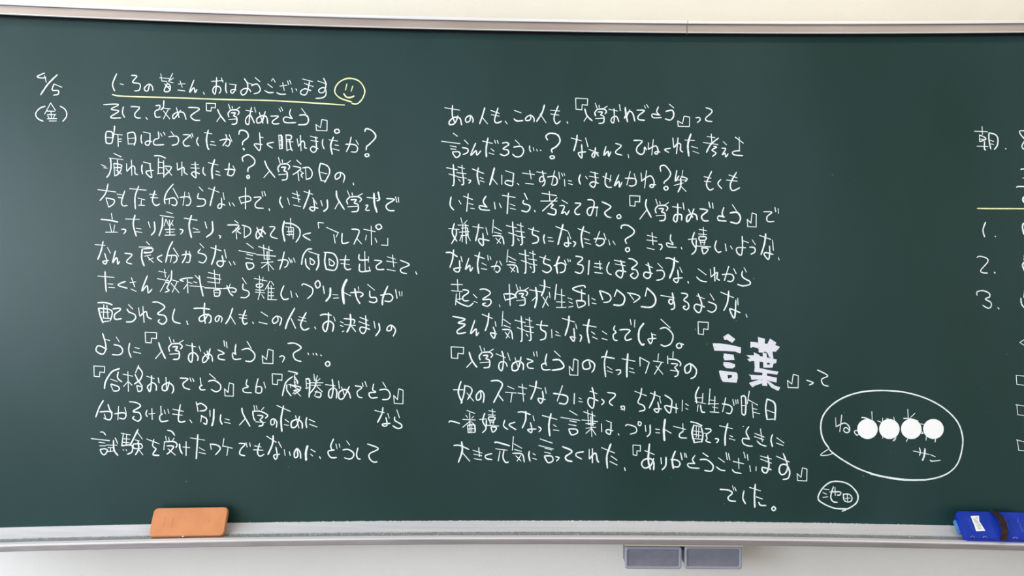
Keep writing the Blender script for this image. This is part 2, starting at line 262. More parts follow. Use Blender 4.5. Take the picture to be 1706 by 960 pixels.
INK = '''
=学 622,265 635,310; 652,285 655,305; 718,292 680,320; 640,318 618,350 625,382; 640,320 690,318 712,340 700,362; 645,345 680,345 665,372 690,385 688,440 650,448; 625,405 690,400
=『 |0,0 100,5 98,60 55,55 52,100 3,95 0,0
=』 |55,0 100,10 98,100 5,97 0,45 40,72 52,5
=。 50,0 5,40 40,100 95,70 80,15 50,0
# date
> 40 110 5
172,58 108,88 145,100 183,96; 172,80 185,135; 278,72 200,150 138,240*13; 250,150 235,200 285,205 285,235 245,243; 250,150 315,177
178,335 135,350 104,382 98,412 120,442 160,460; 222,308 172,400; 222,308 262,370; 185,375 255,378; 195,405 265,405; 225,375 228,435; 195,440 272,438; 210,458 270,458; 300,335 335,355 355,388 352,425 322,462; 198,415 208,432; 255,412 245,432
# line
> 40 110 5
772,65 738,150 755,208*12; 800,148 828,155; 895,78 940,85 905,135 965,150 960,200 920,208; 1045,152 1032,205 1008,205 1005,180 1042,150 1070,175 1072,205
1140,65 1148,125; 1130,98 1215,105; 1238,62 1205,128; 1150,125 1190,128; 1205,130 1240,140; 1195,145 1168,200 1185,215 1212,205 1218,165 1190,140; 1245,100 1215,120; 1180,175 1215,172; 1172,150 1220,200
1285,150 1342,148; 1300,125 1318,178; 1282,200 1340,208*12; 1415,118 1378,220 1415,180 1425,222 1440,195; 1495,220 1502,235*12
> 340 110 5
62,128 158,122; 105,95 100,180 90,235 72,205 90,170 130,175 140,205 125,228; 143,98 157,135
182,140 180,195 190,225; 212,150 270,158; 264,160 255,205 235,228 220,210 240,195 268,200
335,105 362,150 360,200 345,230 320,242 305,215 330,190 370,190 390,215; 362,140 408,155
425,97 465,130; 395,165 440,150 468,190 455,220 415,232
530,150 570,180; 505,205 540,222 578,220; 562,125 572,105; 578,108 592,135
632,168 690,160; 655,140 668,205; 605,222 635,235 680,235; 695,125 705,155; 712,120 725,150
730,185 738,220; 765,190 772,205
820,108 905,130; 835,145 910,172; 878,130 865,200 845,240 810,235 805,210 840,190 890,205
948,125 1022,150; 995,102 1015,150 1000,215 965,222 955,200 985,180 1010,190 1015,240 985,265 930,270
# line
> 150 160 5
112,72 238,70 175,110 240,125 175,170 185,183 258,182; 278,90 270,140 288,178; 340,88 395,90 412,100 372,150 385,180 422,183; 465,178 478,195*12
548,82 582,78 575,110 542,128 548,175 585,175; 615,38 610,95 590,115*12; 600,100 670,108; 655,105 612,190*12; 612,125 665,192
720,98 742,180*13; 755,118 700,190 690,160 730,135 780,140 800,195; 820,95 885,98 910,112 840,165 870,200 915,202
@『 968,60,1045,125
1062,112 1085,160 1128,215*12; 1090,165 1055,213*12
@学 1150,68,1248,235
1297,118 1355,130; 1345,95 1330,170 1322,235 1297,225 1300,185 1335,160 1368,225; 1370,95 1380,135
1410,138 1440,225*14; 1460,130 1430,210 1395,225 1390,190 1430,165 1470,175 1480,230*12; 1455,150 1435,225*12
1505,168 1570,170 1520,210 1530,232 1575,230; 1575,105 1588,130; 1590,92 1605,122
> 340 160 5
722,110 712,150 735,188; 735,188 680,175 660,195 680,222 765,222; 812,103 845,148; 795,160 850,160 870,200 850,235 785,240*13
@』 932,195,1025,290
@。 1085,276,1127,310
# line
> 150 210 5
135,48 130,90 135,145*12; 140,45 185,55 182,140 135,142; 130,95 180,98; 205,0 200,50 190,105*12; 205,68 268,75; 232,75 235,170*12; 235,110 262,108; 238,130 260,128
312,60 318,150*12; 312,60 365,55 380,110 368,160*12; 318,105 375,100; 318,150 365,148
428,75 425,110 432,145; 445,50 500,62; 500,62 495,150 470,158 458,140 480,125 515,130
568,48 572,100 540,112 528,140 545,158 615,155; 588,62 600,85; 612,52 625,75
675,48 698,75; 655,90 720,85 738,115 725,150 682,160; 775,72 830,78 778,130 790,165 830,165; 835,72 845,100; 848,62 858,90
900,95 888,130 905,165; 952,55 1015,65; 985,35 970,110 980,180 992,195*13; 1008,128 1035,133; 1000,155 1048,162
1080,120 1140,108 1165,120 1165,145 1150,168 1128,160; 1130,70 1140,110 1105,165; 1160,72 1182,130
1240,70 1250,38 1300,45 1318,90 1275,130 1270,158*12; 1278,188 1284,198*22
1412,55 1420,180 1408,203 1390,185 1368,150 1435,155; 1415,90 1442,98; 1530,135 1475,150 1520,185
> 340 210 5
622,75 630,190*13; 630,78 648,88 652,185*13; 630,120 650,122; 632,155 650,158; 632,190 655,188; 640,90 642,180*8; 682,78 690,200*15; 680,75 725,80 722,110 688,115*12; 690,130 742,132; 712,115 722,180 735,205*12; 690,205 722,190
775,108 785,165*12; 802,80 808,205*15; 785,170 820,125 838,145 838,180 855,185
885,85 945,100*12; 890,120 950,130; 930,90 935,200 905,218 885,190 910,170 950,190; 990,110 985,150 1000,190
1040,115 1112,125; 1078,92 1055,160 1068,235*14; 1090,158 1120,163; 1075,190 1125,203
1178,152 1250,155 1278,180 1268,215 1225,215; 1225,92 1210,160 1185,215; 1265,118 1285,155
1340,45 1350,22 1400,40 1430,90 1380,150 1355,170 1350,200*13
@。 1340,230,1373,256
# line
> 150 210 5
198,228 260,258*12; 160,268 275,280; 170,270 175,340 160,400 138,428*12; 92,322 130,338; 115,348 145,352; 198,310 205,415*12; 200,312 262,325 258,345; 228,285 232,400*13; 200,348 260,350 235,400 205,415; 215,365 262,400
305,315 305,370*12; 345,285 348,410*12; 308,378 350,335 372,345 375,395 398,405
435,322 430,360 438,400*12; 445,300 505,315; 498,312 505,365 512,430 470,395 475,375 530,370
535,248 580,248 630,268; 570,270 568,395*14; 568,300 605,305; 570,345 605,348; 560,398 615,392; 612,290 615,425*15; 620,335 675,340 665,370 625,410; 630,350 680,410
725,308 728,360*12; 765,300 765,412*12; 728,368 780,345 785,385 812,405
845,320 905,322; 840,350 910,352; 875,300 882,400 880,432 845,400 865,382 912,398; 945,345 940,385 962,412
985,305 1065,325; 1038,280 1015,360 1020,438*16; 1050,375 1080,385; 1045,402 1085,412
1122,362 1190,362 1202,385 1180,415 1150,408; 1160,310 1155,360 1145,410; 1190,332 1210,368
1275,295 1270,262 1320,240 1370,280 1365,320 1320,350 1315,380*12
@。 1305,410,1327,438
1455,290 1480,350 1540,428*12; 1495,375 1448,430*12
> 340 210 5
@学 615,262,720,450
772,285 808,318*12; 742,335 805,350 780,380 740,405; 780,375 790,455*12; 800,370 825,395; 830,392 808,405 820,430; 820,350 870,345 900,385 890,430 850,445; 845,350 850,440
970,310 958,370 975,455*12; 970,310 1030,335 1045,390 1005,470*12; 970,385 1025,400; 978,455 1015,460
1132,385 1135,420 1100,445 1093,410 1130,385 1170,415 1160,470*11; 1242,475 1245,490*14
# line
> 150 260 5
65,280 215,300; 150,232 130,310 82,372; 132,350 155,425*12; 135,350 200,365 195,400 158,425
225,318 275,325; 235,345 275,352; 290,290 262,380 275,415 310,412
330,272 468,285*12; 405,252 375,340 378,440*12; 400,350 455,365; 428,365 425,408; 405,410 455,412
495,318 555,322; 505,345 565,350; 540,290 520,370 545,412 580,400*12
692,235 640,300 620,360 625,398*12; 692,270 735,350; 630,362 700,350 724,385 710,412 680,405; 662,355 660,400
750,345 815,340 840,370 825,408 800,410; 790,300 775,410; 820,305 835,355
908,258 940,292; 905,310 898,352 950,360 962,390 940,415 890,420*11
985,268 1075,302; 1038,258 1015,350 1000,415*13; 1108,305 1118,362; 1095,350 1095,425 1070,435 1065,415 1085,398 1125,410
1158,385 1168,415; 1185,390 1205,418
1240,345 1262,400; 1240,345 1320,335 1338,370 1262,392; 1295,265 1295,440*14
1365,345 1425,345 1378,395 1385,430 1445,435; 1432,298 1440,335*12; 1450,295 1462,330*12; 1492,440 1495,453*16
> 340 260 5
640,340 630,380 655,430*12; 695,350 712,405; 735,310 795,330; 735,345 800,362; 772,292 790,385*12; 745,408 805,422
832,295 905,320*12; 878,285 870,330 828,438*14; 905,350 940,400*12; 912,360 922,440 905,458 880,440 895,425 950,435*12
972,370 985,415*12; 1025,365 1028,430 995,462*13; 1102,290 1110,350 1168,445*14; 1125,380 1090,440*13
@学 1188,288,1318,465
1345,412 1365,410 1345,450 1378,452; 1358,345 1440,355*12; 1415,310 1420,400 1440,468*17; 1450,300 1460,362 1440,372*15
1518,355 1585,362 1522,405 1520,435 1545,455 1585,455*12; 1595,340 1605,385*13; 1618,345 1622,385*12
# line
> 150 350 5
178,28 185,75*12; 90,78 160,85 232,100*12; 165,115 180,185; 205,125 195,185; 130,185 228,185*12; 262,160 290,162 298,175 280,198
295,75 412,78; 375,42 360,120 385,218*13; 385,152 425,158; 385,180 435,188; 485,98 500,145*12; 535,98 540,170 510,210*12
635,15 688,30; 585,45 698,62; 605,60 600,140 575,215*13; 632,75 615,135; 635,80 655,130; 690,85 668,130; 662,85 665,205*13; 680,110 692,130; 625,162 705,160; 635,185 700,183; 625,210 708,208*12
748,160 775,170 755,202*12; 785,68 892,85*12; 845,45 825,130 845,230*15; 858,150 900,165; 862,185 915,183*12
958,100 972,150*15; 1018,95 1020,180 970,225*15; 1075,212 1088,220 1080,235
1205,88 1235,110*12; 1145,125 1240,130 1185,190*12; 1215,150 1222,240*12; 1250,150 1228,175 1255,195; 1285,140 1285,230; 1265,125 1330,150 1335,195 1285,232
1390,145 1410,195 1440,225*12; 1440,140 1425,200 1395,240 1382,210 1395,175 1430,165 1462,200*12
1495,140 1540,145 1505,200 1515,225 1560,238
> 340 350 5
668,92 655,170 672,260*15; 670,108 740,118 795,160 795,220 765,268*12; 720,70 722,150*12; 680,140 745,148; 705,150 710,215*12; 745,155 742,240*13; 695,180 740,178*12; 690,205 745,205*13; 725,160 725,200*12
888,190 825,212 885,252*12; |955,150 950,103 995,108*12
1020,145 1120,190*12; 1118,185 1100,225; 1080,205 1092,275*12; 1150,195 1148,265 1165,280 1205,268*12
1230,160 1275,162 1292,185 1248,285*12; 1270,235 1312,282*12; 1330,160 1425,180*12; 1392,135 1395,290*12; 1352,210 1345,250*12; 1425,235 1440,270*12
@。 1430,118,1478,162
|1530,235 1530,295 1478,292*12
# line
> 150 400 5
42,38 125,45; 108,12 95,80 65,162*13; 145,62 170,110; 122,110 140,180 125,200 105,180 155,170
212,90 188,190 215,150 228,160 230,202 245,180*12; 288,110 350,122 308,170 312,190 348,200
470,15 495,40*13; 408,58 515,60; 435,75 430,150 450,215*14; 440,75 520,70 512,100 450,108; 450,100 505,105; 455,135 505,125; 480,140 528,188; 525,150 490,165
600,125 560,150 598,185*12; 688,12 655,80 630,185*13; 695,68 738,135*13; 650,130 715,130 722,170 695,192*12; 680,130 670,185*12
765,125 820,118 835,140 825,185 800,185; 800,90 795,140 768,190*12; 825,95 842,135
915,30 948,65; 920,75 900,105 950,120 970,150 945,190 905,180
1005,62 1092,90*12; 1048,45 1040,120 1012,205*14; 1120,80 1135,150*12; 1100,130 1110,200 1085,222 1058,200 1070,175 1128,178*12
1158,180 1175,210*12; 1195,180 1208,205*12
> 360 400 5
=言 255,28 310,68; 190,88 330,115; 255,118 305,130; 248,150 302,162; 250,190 305,195 312,225 285,242 265,240 248,195
@言 190,28,330,242
=葉 355,55 470,90; 395,42 402,160; 440,55 440,155; 338,122 495,135; 425,95 425,150; 400,158 450,160; 378,190 475,182; 430,165 438,258; 428,195 378,232; 440,198 478,245
@葉 338,42,495,258
515,170 575,165 600,180 590,215 570,228; 568,98 550,180 530,245*12; 605,148 625,190*12; 628,165 634,185; 645,150 658,185
798,75 760,80 725,130 712,205*13; 745,155 750,210 780,245*12; 770,95 860,125*12; 782,150 785,200; 782,150 820,180 808,205 788,200; 850,130 855,200 835,250*14
912,108 905,180 918,245*14; 900,103 980,115 1012,180 990,250 918,243*12; 940,155 945,210; 940,155 985,190 970,215 942,205
1032,165 1110,165*12; 1040,195 1112,205; 1080,128 1070,220 1095,248 1122,240*12
1192,120 1195,165 1270,165*12; 1270,140 1268,185*12; 1238,95 1242,255*12; 1195,200 1200,262 1285,255*12; 1275,225 1285,260
1318,168 1380,178 1335,215 1345,245 1400,245*11; 1425,140 1495,160; 1420,175 1505,190; 1470,125 1480,225*12; 1425,245 1492,258*12
1532,168 1610,205 1540,240 1545,270 1588,280; 1662,265 1672,285*14
# line
> 150 450 5
65,50 200,62; 125,12 128,90 135,180*13; 150,115 190,118; 155,145 205,148; 295,95 232,125 310,152*12
332,105 382,98; 345,65 372,140*12; 340,158 385,178; 478,48 430,175 475,130 485,190 515,160*12
572,10 635,22; 620,-5 628,60; 562,72 655,90; 660,45 585,180; 635,105 658,112 640,150 660,170 625,185; 680,5 675,80 650,110*12; 675,80 738,98; 725,100 685,185*12; 675,110 740,188*12
855,65 800,68 748,82 780,95; 810,80 815,190*13; 812,115 780,158; 815,100 850,112; 875,45 905,75; 862,98 890,105; 830,132 950,140; 910,48 920,120 942,218*13
> 340 450 5
35,20 125,42; 28,62 140,78*13; 30,98 130,110; 5,148 150,155*15; 85,0 95,150*13; 80,165 88,220*12; 85,168 130,168 125,215 90,218*12; 90,190 125,190; 130,35 128,110
160,155 235,148 268,165 255,185 230,180; 218,118 205,150; 190,130 215,190 240,215*12; 318,65 352,115; 325,115 325,160 365,175 375,205 345,230 305,228
418,70 525,92; 460,48 465,88; 492,60 485,95; 435,120 485,115 480,140 440,142 435,120; 460,92 465,190; 430,165 500,170; 428,185 505,190; 465,190 450,245*13; 480,205 500,235; 550,92 510,160; 560,95 580,125; 535,130 532,245*12; 530,150 585,155; 560,130 560,240; 535,185 580,188; 535,215 580,215; 530,245 605,248*12
665,130 640,200 665,245 705,238*12; 722,175 732,228*12; 765,195 780,225*12; 815,130 830,115 900,150 900,200 860,240*11
@。 925,88,967,150
992,135 1002,195*16; 1052,150 1048,215 1015,260*17; 1072,205 1115,208; 1078,235 1120,232*12; 1188,80 1155,160 1165,280*22; 1165,188 1220,215
1218,190 1300,185 1325,205 1300,225*12; 1285,140 1288,168; 1255,155 1270,230 1298,280*14; 1362,120 1420,168; 1380,175 1385,225 1430,230 1438,260 1410,272 1375,262*12
1470,210 1545,200 1572,230 1550,262 1505,258*12; 1530,135 1490,230 1485,290*15; 1595,165 1608,235*15; 1625,180 1632,215; 1648,180 1648,215
# line
> 150 450 5
65,272 130,272 185,290*13; 70,318 85,380 108,440*14; 72,318 165,330 185,360 170,420*12; 115,290 112,395*12; 140,295 150,400*13; 108,400 175,405*12; 105,432 160,425*13; 90,350 160,352; 190,325 245,318 250,335 205,370 210,410 262,405*12
320,288 355,325*12; 308,325 325,350 370,370 380,400 350,430 302,432*12; 405,315 412,375*12; 440,305 450,435*15; 415,385 465,345 480,390 512,408*12
520,268 570,270 622,310 562,365 620,380 638,420 605,452 568,430 580,412*12; 705,325 688,390 700,430 752,445*12; 805,425 815,455*14
865,320 930,318 998,328*12; 955,275 950,360 960,445*13; 985,365 950,420 915,425 912,395 960,370 1005,385 1005,430 990,440*12
1078,385 1070,420 1048,428 1045,400 1070,380 1100,400 1092,435; 1188,318 1160,400 1130,448*13; 1165,375 1210,450*12
1240,370 1305,380; 1245,398 1305,405; 1295,335 1270,410 1285,452 1310,440*13; 1355,435 1360,445*15
1425,350 1480,385*12; 1408,435 1475,450*12; 1562,385 1565,425 1530,445 1520,415 1555,385 1595,405 1580,462*11
> 340 500 5
755,68 700,170 678,240*15; 725,155 762,235*14; 790,140 845,152; 782,165 850,178; 850,105 805,200 830,250 875,235*13; 922,225 930,240*16
968,128 1005,118 1062,128*12; 1035,105 1035,190 1015,262 992,240 995,200 1040,175 1078,205 1070,262*13; 1080,140 1092,175*12
1135,180 1160,192; 1135,212 1158,220; 1150,265 1165,258; 1165,155 1250,165 1248,195*12; 1170,205 1260,212*12; 1218,118 1220,200 1190,268*15; 1225,215 1262,262*13
1298,145 1365,170*12; 1290,180 1375,212*12; 1345,130 1350,240 1325,280 1298,255 1310,225 1380,245*12; 1415,178 1425,235*12; 1455,195 1462,250 1430,298*14
1560,212 1558,250 1525,255 1530,225 1562,210 1595,250 1575,302*12
# line
> 150 550 5
105,28 132,130 120,190 90,200 50,170 70,130 140,160*12; 120,75 165,88; 218,58 245,100; 200,122 250,135 272,170 250,205 185,205*12; 330,110 322,170 342,228*12; 372,145 410,155; 362,182 422,195*12
@『 460,18,555,108
572,105 590,160 628,238*14; 595,180 545,238*14
@学 655,60,775,245
800,125 880,140; 850,110 855,200 845,270 820,240 830,200 870,190 900,225 895,255*12; 908,135 922,178
950,190 985,240*12; 1000,155 975,250 940,270 942,230 985,200 1015,220 1020,262*12; 975,175 990,240*15
1065,165 1118,195 1070,210 1075,240 1125,250; 1115,90 1122,135*14; 1135,100 1142,148*13; 1215,120 1208,175 1215,200*12; 1215,205 1188,190 1190,230 1210,245 1258,240
1308,95 1342,152*12; 1265,165 1320,155 1368,195 1370,235 1340,262 1295,258*12
@』 1435,160,1525,280
1578,225 1600,215 1620,230 1602,268
> 340 550 5
697,112 760,112 808,150 745,195 760,245 808,262*12; 865,192 870,205*14; 908,195 912,208*13; 932,195 942,210*13; 970,208 978,214*15
@。 1010,262,1048,302
# line
> 150 600 5
@『 32,50,122,140
245,72 180,100 130,180 120,238*14; 235,100 230,150 265,182*12; 170,158 228,180; 172,205 190,250*12; 175,200 240,225 235,255 195,258*12
275,118 355,135*12; 315,98 320,260*13; 315,180 280,220*12; 325,185 350,210*12; 405,45 380,105*13; 402,60 435,105 420,160 370,200*12; 375,120 400,170 435,215*12; 388,215 400,262*12; 388,215 432,225 425,258 398,260*12
472,135 535,155; 512,130 510,200 500,262 485,245 480,220 520,190 550,210 552,255*12; 568,150 575,190*16; 632,145 638,250*15; 660,180 640,250 605,250 605,215 650,190 690,215 695,255 682,278*12
750,150 815,158 775,195 785,230 832,245*12; 832,150 842,178*14; 855,155 865,178*15; 918,150 925,210*13; 935,210 912,225 925,248 958,248*12
995,115 1045,158; 985,178 1035,170 1085,205 1085,245 1050,265 1010,245*12
@』 1120,190,1195,302
1308,162 1300,205 1320,220; 1318,225 1275,240 1285,268 1345,272; 1378,225 1420,222 1432,245 1420,275 1382,272; 1400,155 1385,215 1380,270; 1448,185 1462,232*12
@『 1518,115,1600,205
> 340 600 5
735,140 680,190 652,298*13; 690,205 690,250 725,300*12; 702,92 778,110 765,120; 755,120 752,190; 750,135 780,180 775,200; 705,205 800,225 800,240; 720,200 722,230; 755,190 765,235*14; 765,250 740,280; 745,255 800,248 775,270 750,285; 755,250 805,302*12; 770,160 755,165; 775,180 755,185; 735,215 790,245
848,155 855,240; 850,160 880,170 875,310*14; 855,195 878,198; 845,235 878,230; 915,120 920,170*12; 945,130 930,170; 965,155 945,175; 880,190 990,190*12; 890,210 970,210; 935,165 925,220 885,275*13; 940,220 985,265*12; 925,265 972,275 965,310 930,305*12; 940,255 920,300
1012,205 1090,215*12; 1068,160 1075,240 1060,315 1038,300 1045,250 1085,235 1105,260 1102,318*12; 1120,175 1128,238*12; 1145,225 1170,300*12; 1210,220 1160,318 1125,320 1125,270 1170,245 1205,270 1220,318*12
1258,215 1315,228 1275,265 1285,305 1318,315; 1318,190 1325,220*12; 1340,180 1355,222*12; 1412,200 1405,250 1430,262; 1430,270 1375,275 1390,315 1445,312*12; 1488,185 1515,228; 1462,250 1520,245 1550,285 1535,325 1485,330*12
@』 1580,240,1658,365
# line
> 150 660 5
110,38 75,100 48,175*13; 150,70 165,115 185,140*12; 82,132 165,130 182,160 165,198 115,185*12; 118,150 130,180*12; 205,148 280,140 300,160 285,190 245,185*12; 238,88 232,198*13; 290,95 302,145*12
328,48 385,55 420,85 358,128 410,140 425,180 400,210 355,185 370,170*12; 475,118 465,150 478,172; 490,150 540,145; 515,105 518,195*13
590,85 592,150*12; 605,148 580,170 592,212 650,205*12; 618,118 628,148; 648,110 658,145; 690,110 778,128*12; 688,150 768,160; 752,72 735,190 755,218 792,210*13; 832,200 848,222*13
885,50 900,128*14; 888,75 925,62 970,95 955,120 915,125*12; 930,160 922,215*12; 925,165 970,190 968,235 945,225*12; 998,120 1000,170*13; 1032,110 1028,200 1015,248*16
1090,155 1085,200 1100,235*12; 1125,190 1160,200; 1120,218 1168,228; 1265,102 1275,150 1332,252*13; 1295,185 1245,242*13
> 340 660 5
415,78 422,120*12; 435,80 442,112; 498,95 478,118*12; 405,125 412,180 425,205*12; 410,128 470,128 530,160 510,185*12; 445,160 490,168 465,200; 430,215 510,220; 465,200 490,225 485,245 455,252*12
582,195 585,230 560,240 556,205 580,190 605,215 602,262; 605,78 718,128*13; 662,82 642,190 648,295*15; 675,195 705,218; 668,238 702,245
762,165 790,265*13; 795,170 770,250 730,262 730,215 780,195 815,225 818,270*13; 855,180 848,222 855,262*13; 875,195 920,215*12; 878,235 940,258*12
1422,120 1500,140*12; 1490,95 1480,150 1445,220*13; 1530,145 1542,185; 1515,180 1525,240 1500,252 1485,235 1550,228*12; 1605,115 1628,180*12; 1588,175 1590,205 1640,235 1645,262 1610,270 1572,248*12
# line
> 150 710 5
85,50 110,52 130,75; 10,105 162,122*12; 75,135 125,142; 80,165 130,165; 85,195 125,190 145,205 120,240 95,225 85,195*12; 135,158 225,160; 150,180 195,180; 170,180 172,215; 145,212 198,208; 195,120 200,200 232,245*14; 210,100 230,145*14
260,60 335,75*12; 278,62 265,160*14; 305,70 300,160*12; 270,105 330,110; 270,135 325,140*12; 262,165 345,160 350,215 310,235*12; 275,195 280,205; 300,195 305,208; 400,28 350,130 330,160*14; 392,50 435,108*12; 375,115 410,125; 360,150 365,185 430,185 425,150 360,150; 400,130 405,190 378,240*13; 405,195 440,240*12
472,108 575,148*12; 532,112 522,165 552,190; 550,195 535,215 525,240 575,245*13; 645,35 680,45 705,78*12; 630,85 635,120; 655,95 660,120; 700,100 685,125; 620,130 615,198*13; 625,132 700,130 725,155 715,180*12; 640,165 695,170 670,210 640,235*12; 650,190 710,242*12
745,150 750,195 768,230*14; 775,175 830,180*12; 800,130 800,245*14; 835,98 955,118; 898,75 885,270*22; 908,180 955,205; 908,220 962,232
1002,155 1010,195*12; 1000,150 1060,160 1085,190 1045,240*12; 1115,105 1105,170*12; 1105,165 1185,185*12; 1150,180 1140,245*13
1240,145 1292,150 1255,195 1248,235 1290,248*12; 1300,140 1308,175*13; 1330,140 1335,168*12; 1370,165 1425,175; 1362,198 1440,202*12; 1412,145 1395,220 1415,252 1450,235*12
1472,85 1550,135*14; 1525,80 1520,150 1482,238*15; 1570,132 1595,180*12; 1548,175 1560,250 1545,278 1530,245 1580,235*12; 1618,198 1625,245*13; 1660,215 1668,245*13
> 340 710 5
775,195 780,250 755,262 753,220 775,188 800,220 805,270*13; 862,165 848,220 850,285*20; 890,195 925,215*12; 888,235 905,250*12; 962,255 970,272*13
1078,108 1055,165 1065,195*12; 1085,200 1035,210 1040,245 1065,265 1102,262*12; 1098,150 1108,190; 1125,150 1132,178; 1188,125 1212,158*12; 1155,200 1200,195 1245,225 1240,260 1210,275 1170,265*12
1282,182 1270,235 1280,270 1302,275*12; 1362,150 1452,188 1380,230 1378,270 1410,300 1442,298*12
# line
> 730 160 5
55,98 180,118*12; 120,78 118,160 140,225*12; 165,165 140,225 100,240 92,215 130,180 180,185 195,242*13; 268,165 265,205 235,218 230,185 265,162 290,190 288,220*12
388,98 370,160 345,232*13; 365,175 412,232*12; 438,120 508,145*12; 442,155 508,168; 498,100 470,200 490,225 528,210*13; 558,210 575,232*12; 635,120 690,140*13; 632,190 655,208 705,205*13
768,155 770,195 732,205 732,180 770,160 798,185 798,215; 885,75 865,140 820,212*14; 850,150 898,222*12; 935,118 1010,125; 938,150 1005,160; 1000,82 965,180 985,232 1018,208*12; 1075,215 1078,228*15
@『 1145,18,1245,115
1222,108 1240,165 1282,205*13; 1242,168 1215,210*13
@学 1305,60,1408,228
1422,110 1492,125; 1465,105 1468,180 1460,225 1440,210 1450,180 1485,170 1505,215; 1510,72 1518,122*14
> 920 150 5
608,145 615,210 628,265*14; 600,235 640,180 670,195 688,260*13; 645,165 618,235*12; 705,168 768,172 718,215 720,245 770,252*12; 768,130 778,152; 785,120 802,148
885,140 870,180 890,205; 898,210 835,200 840,230 910,230*11; 975,118 1012,148*12; 948,178 1000,170 1012,215 985,250 942,240*14
@』 1045,218,1145,305
1195,232 1225,230 1232,250 1208,272; 1280,148 1318,160 1330,185 1278,235 1290,258 1332,262
# line
> 730 215 5
125,35 160,60*13; 28,102 182,122*12; 100,140 150,150*12; 105,165 148,170*12; 118,192 170,190 182,215 150,238 120,200*12; 218,92 250,125*12; 200,155 245,165 245,195 208,212*12
312,118 270,220 315,180 322,218 355,182*12; 370,100 452,120*12; 415,75 400,160 402,232*14; 470,92 478,118*12; 492,95 500,120*12; 440,165 465,185; 425,200 465,212
535,118 570,112 588,130 540,165 580,175 585,205 550,222 515,208*12; 642,92 678,128*11; 628,152 690,145 712,185 690,225 650,232 620,210*12; 762,140 762,170 772,190; 792,155 798,180; 820,168 826,185; 850,176 856,180*12
912,92 897,60 935,35 995,50 1015,100 985,145 945,170 950,195*13
@。 930,222,968,248
1108,75 1192,98*12; 1158,52 1150,110 1130,182*14; 1228,75 1248,148*13; 1195,130 1198,190 1195,242 1168,200 1230,190*12; 1255,170 1335,200*12; 1310,155 1300,235 1280,220 1305,190 1335,225*12
1398,145 1380,220 1415,185 1420,230 1438,190*12; 1478,120 1525,140 1480,185 1485,205 1532,218; 1582,212 1588,240
> 920 215 5
678,95 750,100 708,150 705,190 740,212 765,195 770,150 785,175*12; 802,115 800,170*12; 842,88 830,215*12; 800,170 860,140 880,170 878,205 855,205 860,190 898,192*12; 985,160 935,172 970,195
1005,75 1012,150*14; 1048,75 1035,205*16; 1015,155 1045,120 1070,130 1068,175 1088,192*12; 1105,92 1185,95*12; 1155,42 1130,130 1138,225*16; 1160,145 1212,160; 1172,185 1222,203
1290,62 1355,72; 1325,42 1330,120*12; 1258,112 1380,130*12; 1385,75 1320,130 1285,195*13; 1345,145 1370,152 1330,175 1365,200 1335,228*12; 1425,105 1452,132*12; 1412,160 1445,165 1415,215 1440,200 1445,235 1465,205
1525,68 1592,118*13; 1558,68 1560,185*12; 1560,180 1505,190 1515,215 1588,222*12
# line
> 730 270 5
=持 70,48 160,65; 125,20 132,120 130,190 118,195; 90,100 160,120; 165,40 220,55; 198,28 202,95; 155,88 232,98; 165,125 235,135; 205,100 212,180 195,190; 170,145 185,160
@持 70,20,235,195
248,148 272,155 255,178; 285,58 378,95*13; 335,48 325,110 342,188*13; 350,128 375,140; 350,155 385,168; 468,50 450,120 430,190*16; 455,140 492,185*12
530,110 530,185*12; 560,72 630,95; 628,98 622,160 615,198 560,180 570,155 630,165*11; 660,178 672,190*12; 702,92 802,105*12; 762,70 775,140*13; 728,178 795,185*13
822,82 898,95; 868,75 880,150 850,165 845,140 865,120 888,150 885,185 868,200*11; 910,125 970,120 992,150 985,185 955,195*12; 970,75 945,190*13; 1005,85 1012,140*14; 1028,92 1038,118; 1048,95 1055,112
1052,145 1055,200*13; 1085,155 1112,160; 1085,180 1118,188; 1185,105 1172,145 1185,185*13; 1228,120 1242,140*12; 1268,82 1332,98*12; 1258,118 1335,132; 1305,85 1312,170 1295,212 1262,185 1290,165 1335,178*12
1372,120 1440,150*12; 1402,92 1390,170 1410,208 1445,210*12; 1438,110 1430,165; 1505,105 1468,200 1505,160 1510,210 1530,170*12; 1558,135 1640,140 1645,185 1615,200 1590,195*12; 1600,80 1572,190*13; 1632,98 1648,150*12
> 980 270 5
440,92 445,155*12; 485,72 470,215*14; 442,160 515,115 548,160 540,210 515,205 520,190 562,190*12; 605,78 600,38 640,30 685,90 670,135 635,165 632,180*12
@。 630,202,665,234
738,68 725,160 755,115*12; 788,68 780,130; 775,120 825,140 805,165; 740,150 815,150; 715,195 790,175*12; 770,130 770,200 748,250*14; 770,200 815,245*12
965,122 1022,135*12; 968,160 1022,165*12; 1028,78 985,180 1010,232 1042,222*12; 1105,145 1080,180 1112,222*12; 1172,108 1240,132*12; 1152,150 1240,160*12; 1235,85 1185,180 1200,238 1262,215*12
# line
> 730 320 5
108,40 100,110 130,150*12; 172,70 190,100*12; 212,35 285,62*14; 250,15 238,160*16; 255,95 292,105; 270,135 302,140; 398,35 375,80 400,120*13; 408,125 345,115 355,145 430,152*12; 468,85 475,140*14; 510,95 525,130*12
535,28 640,45*15; 585,10 575,180*18; 600,100 640,115; 600,135 645,145; 718,10 742,60*15; 712,68 708,95 755,110 765,135 740,165 695,155*12; 802,155 808,165*14
865,10 985,30*13; 925,-5 930,70*13; 855,75 990,75*12; 990,48 870,158*15; 938,100 960,105 940,130 980,150 970,190 912,178*13; 1032,68 1078,95*12; 1012,115 1052,118 1028,180 1055,165 1070,190 1092,155*12
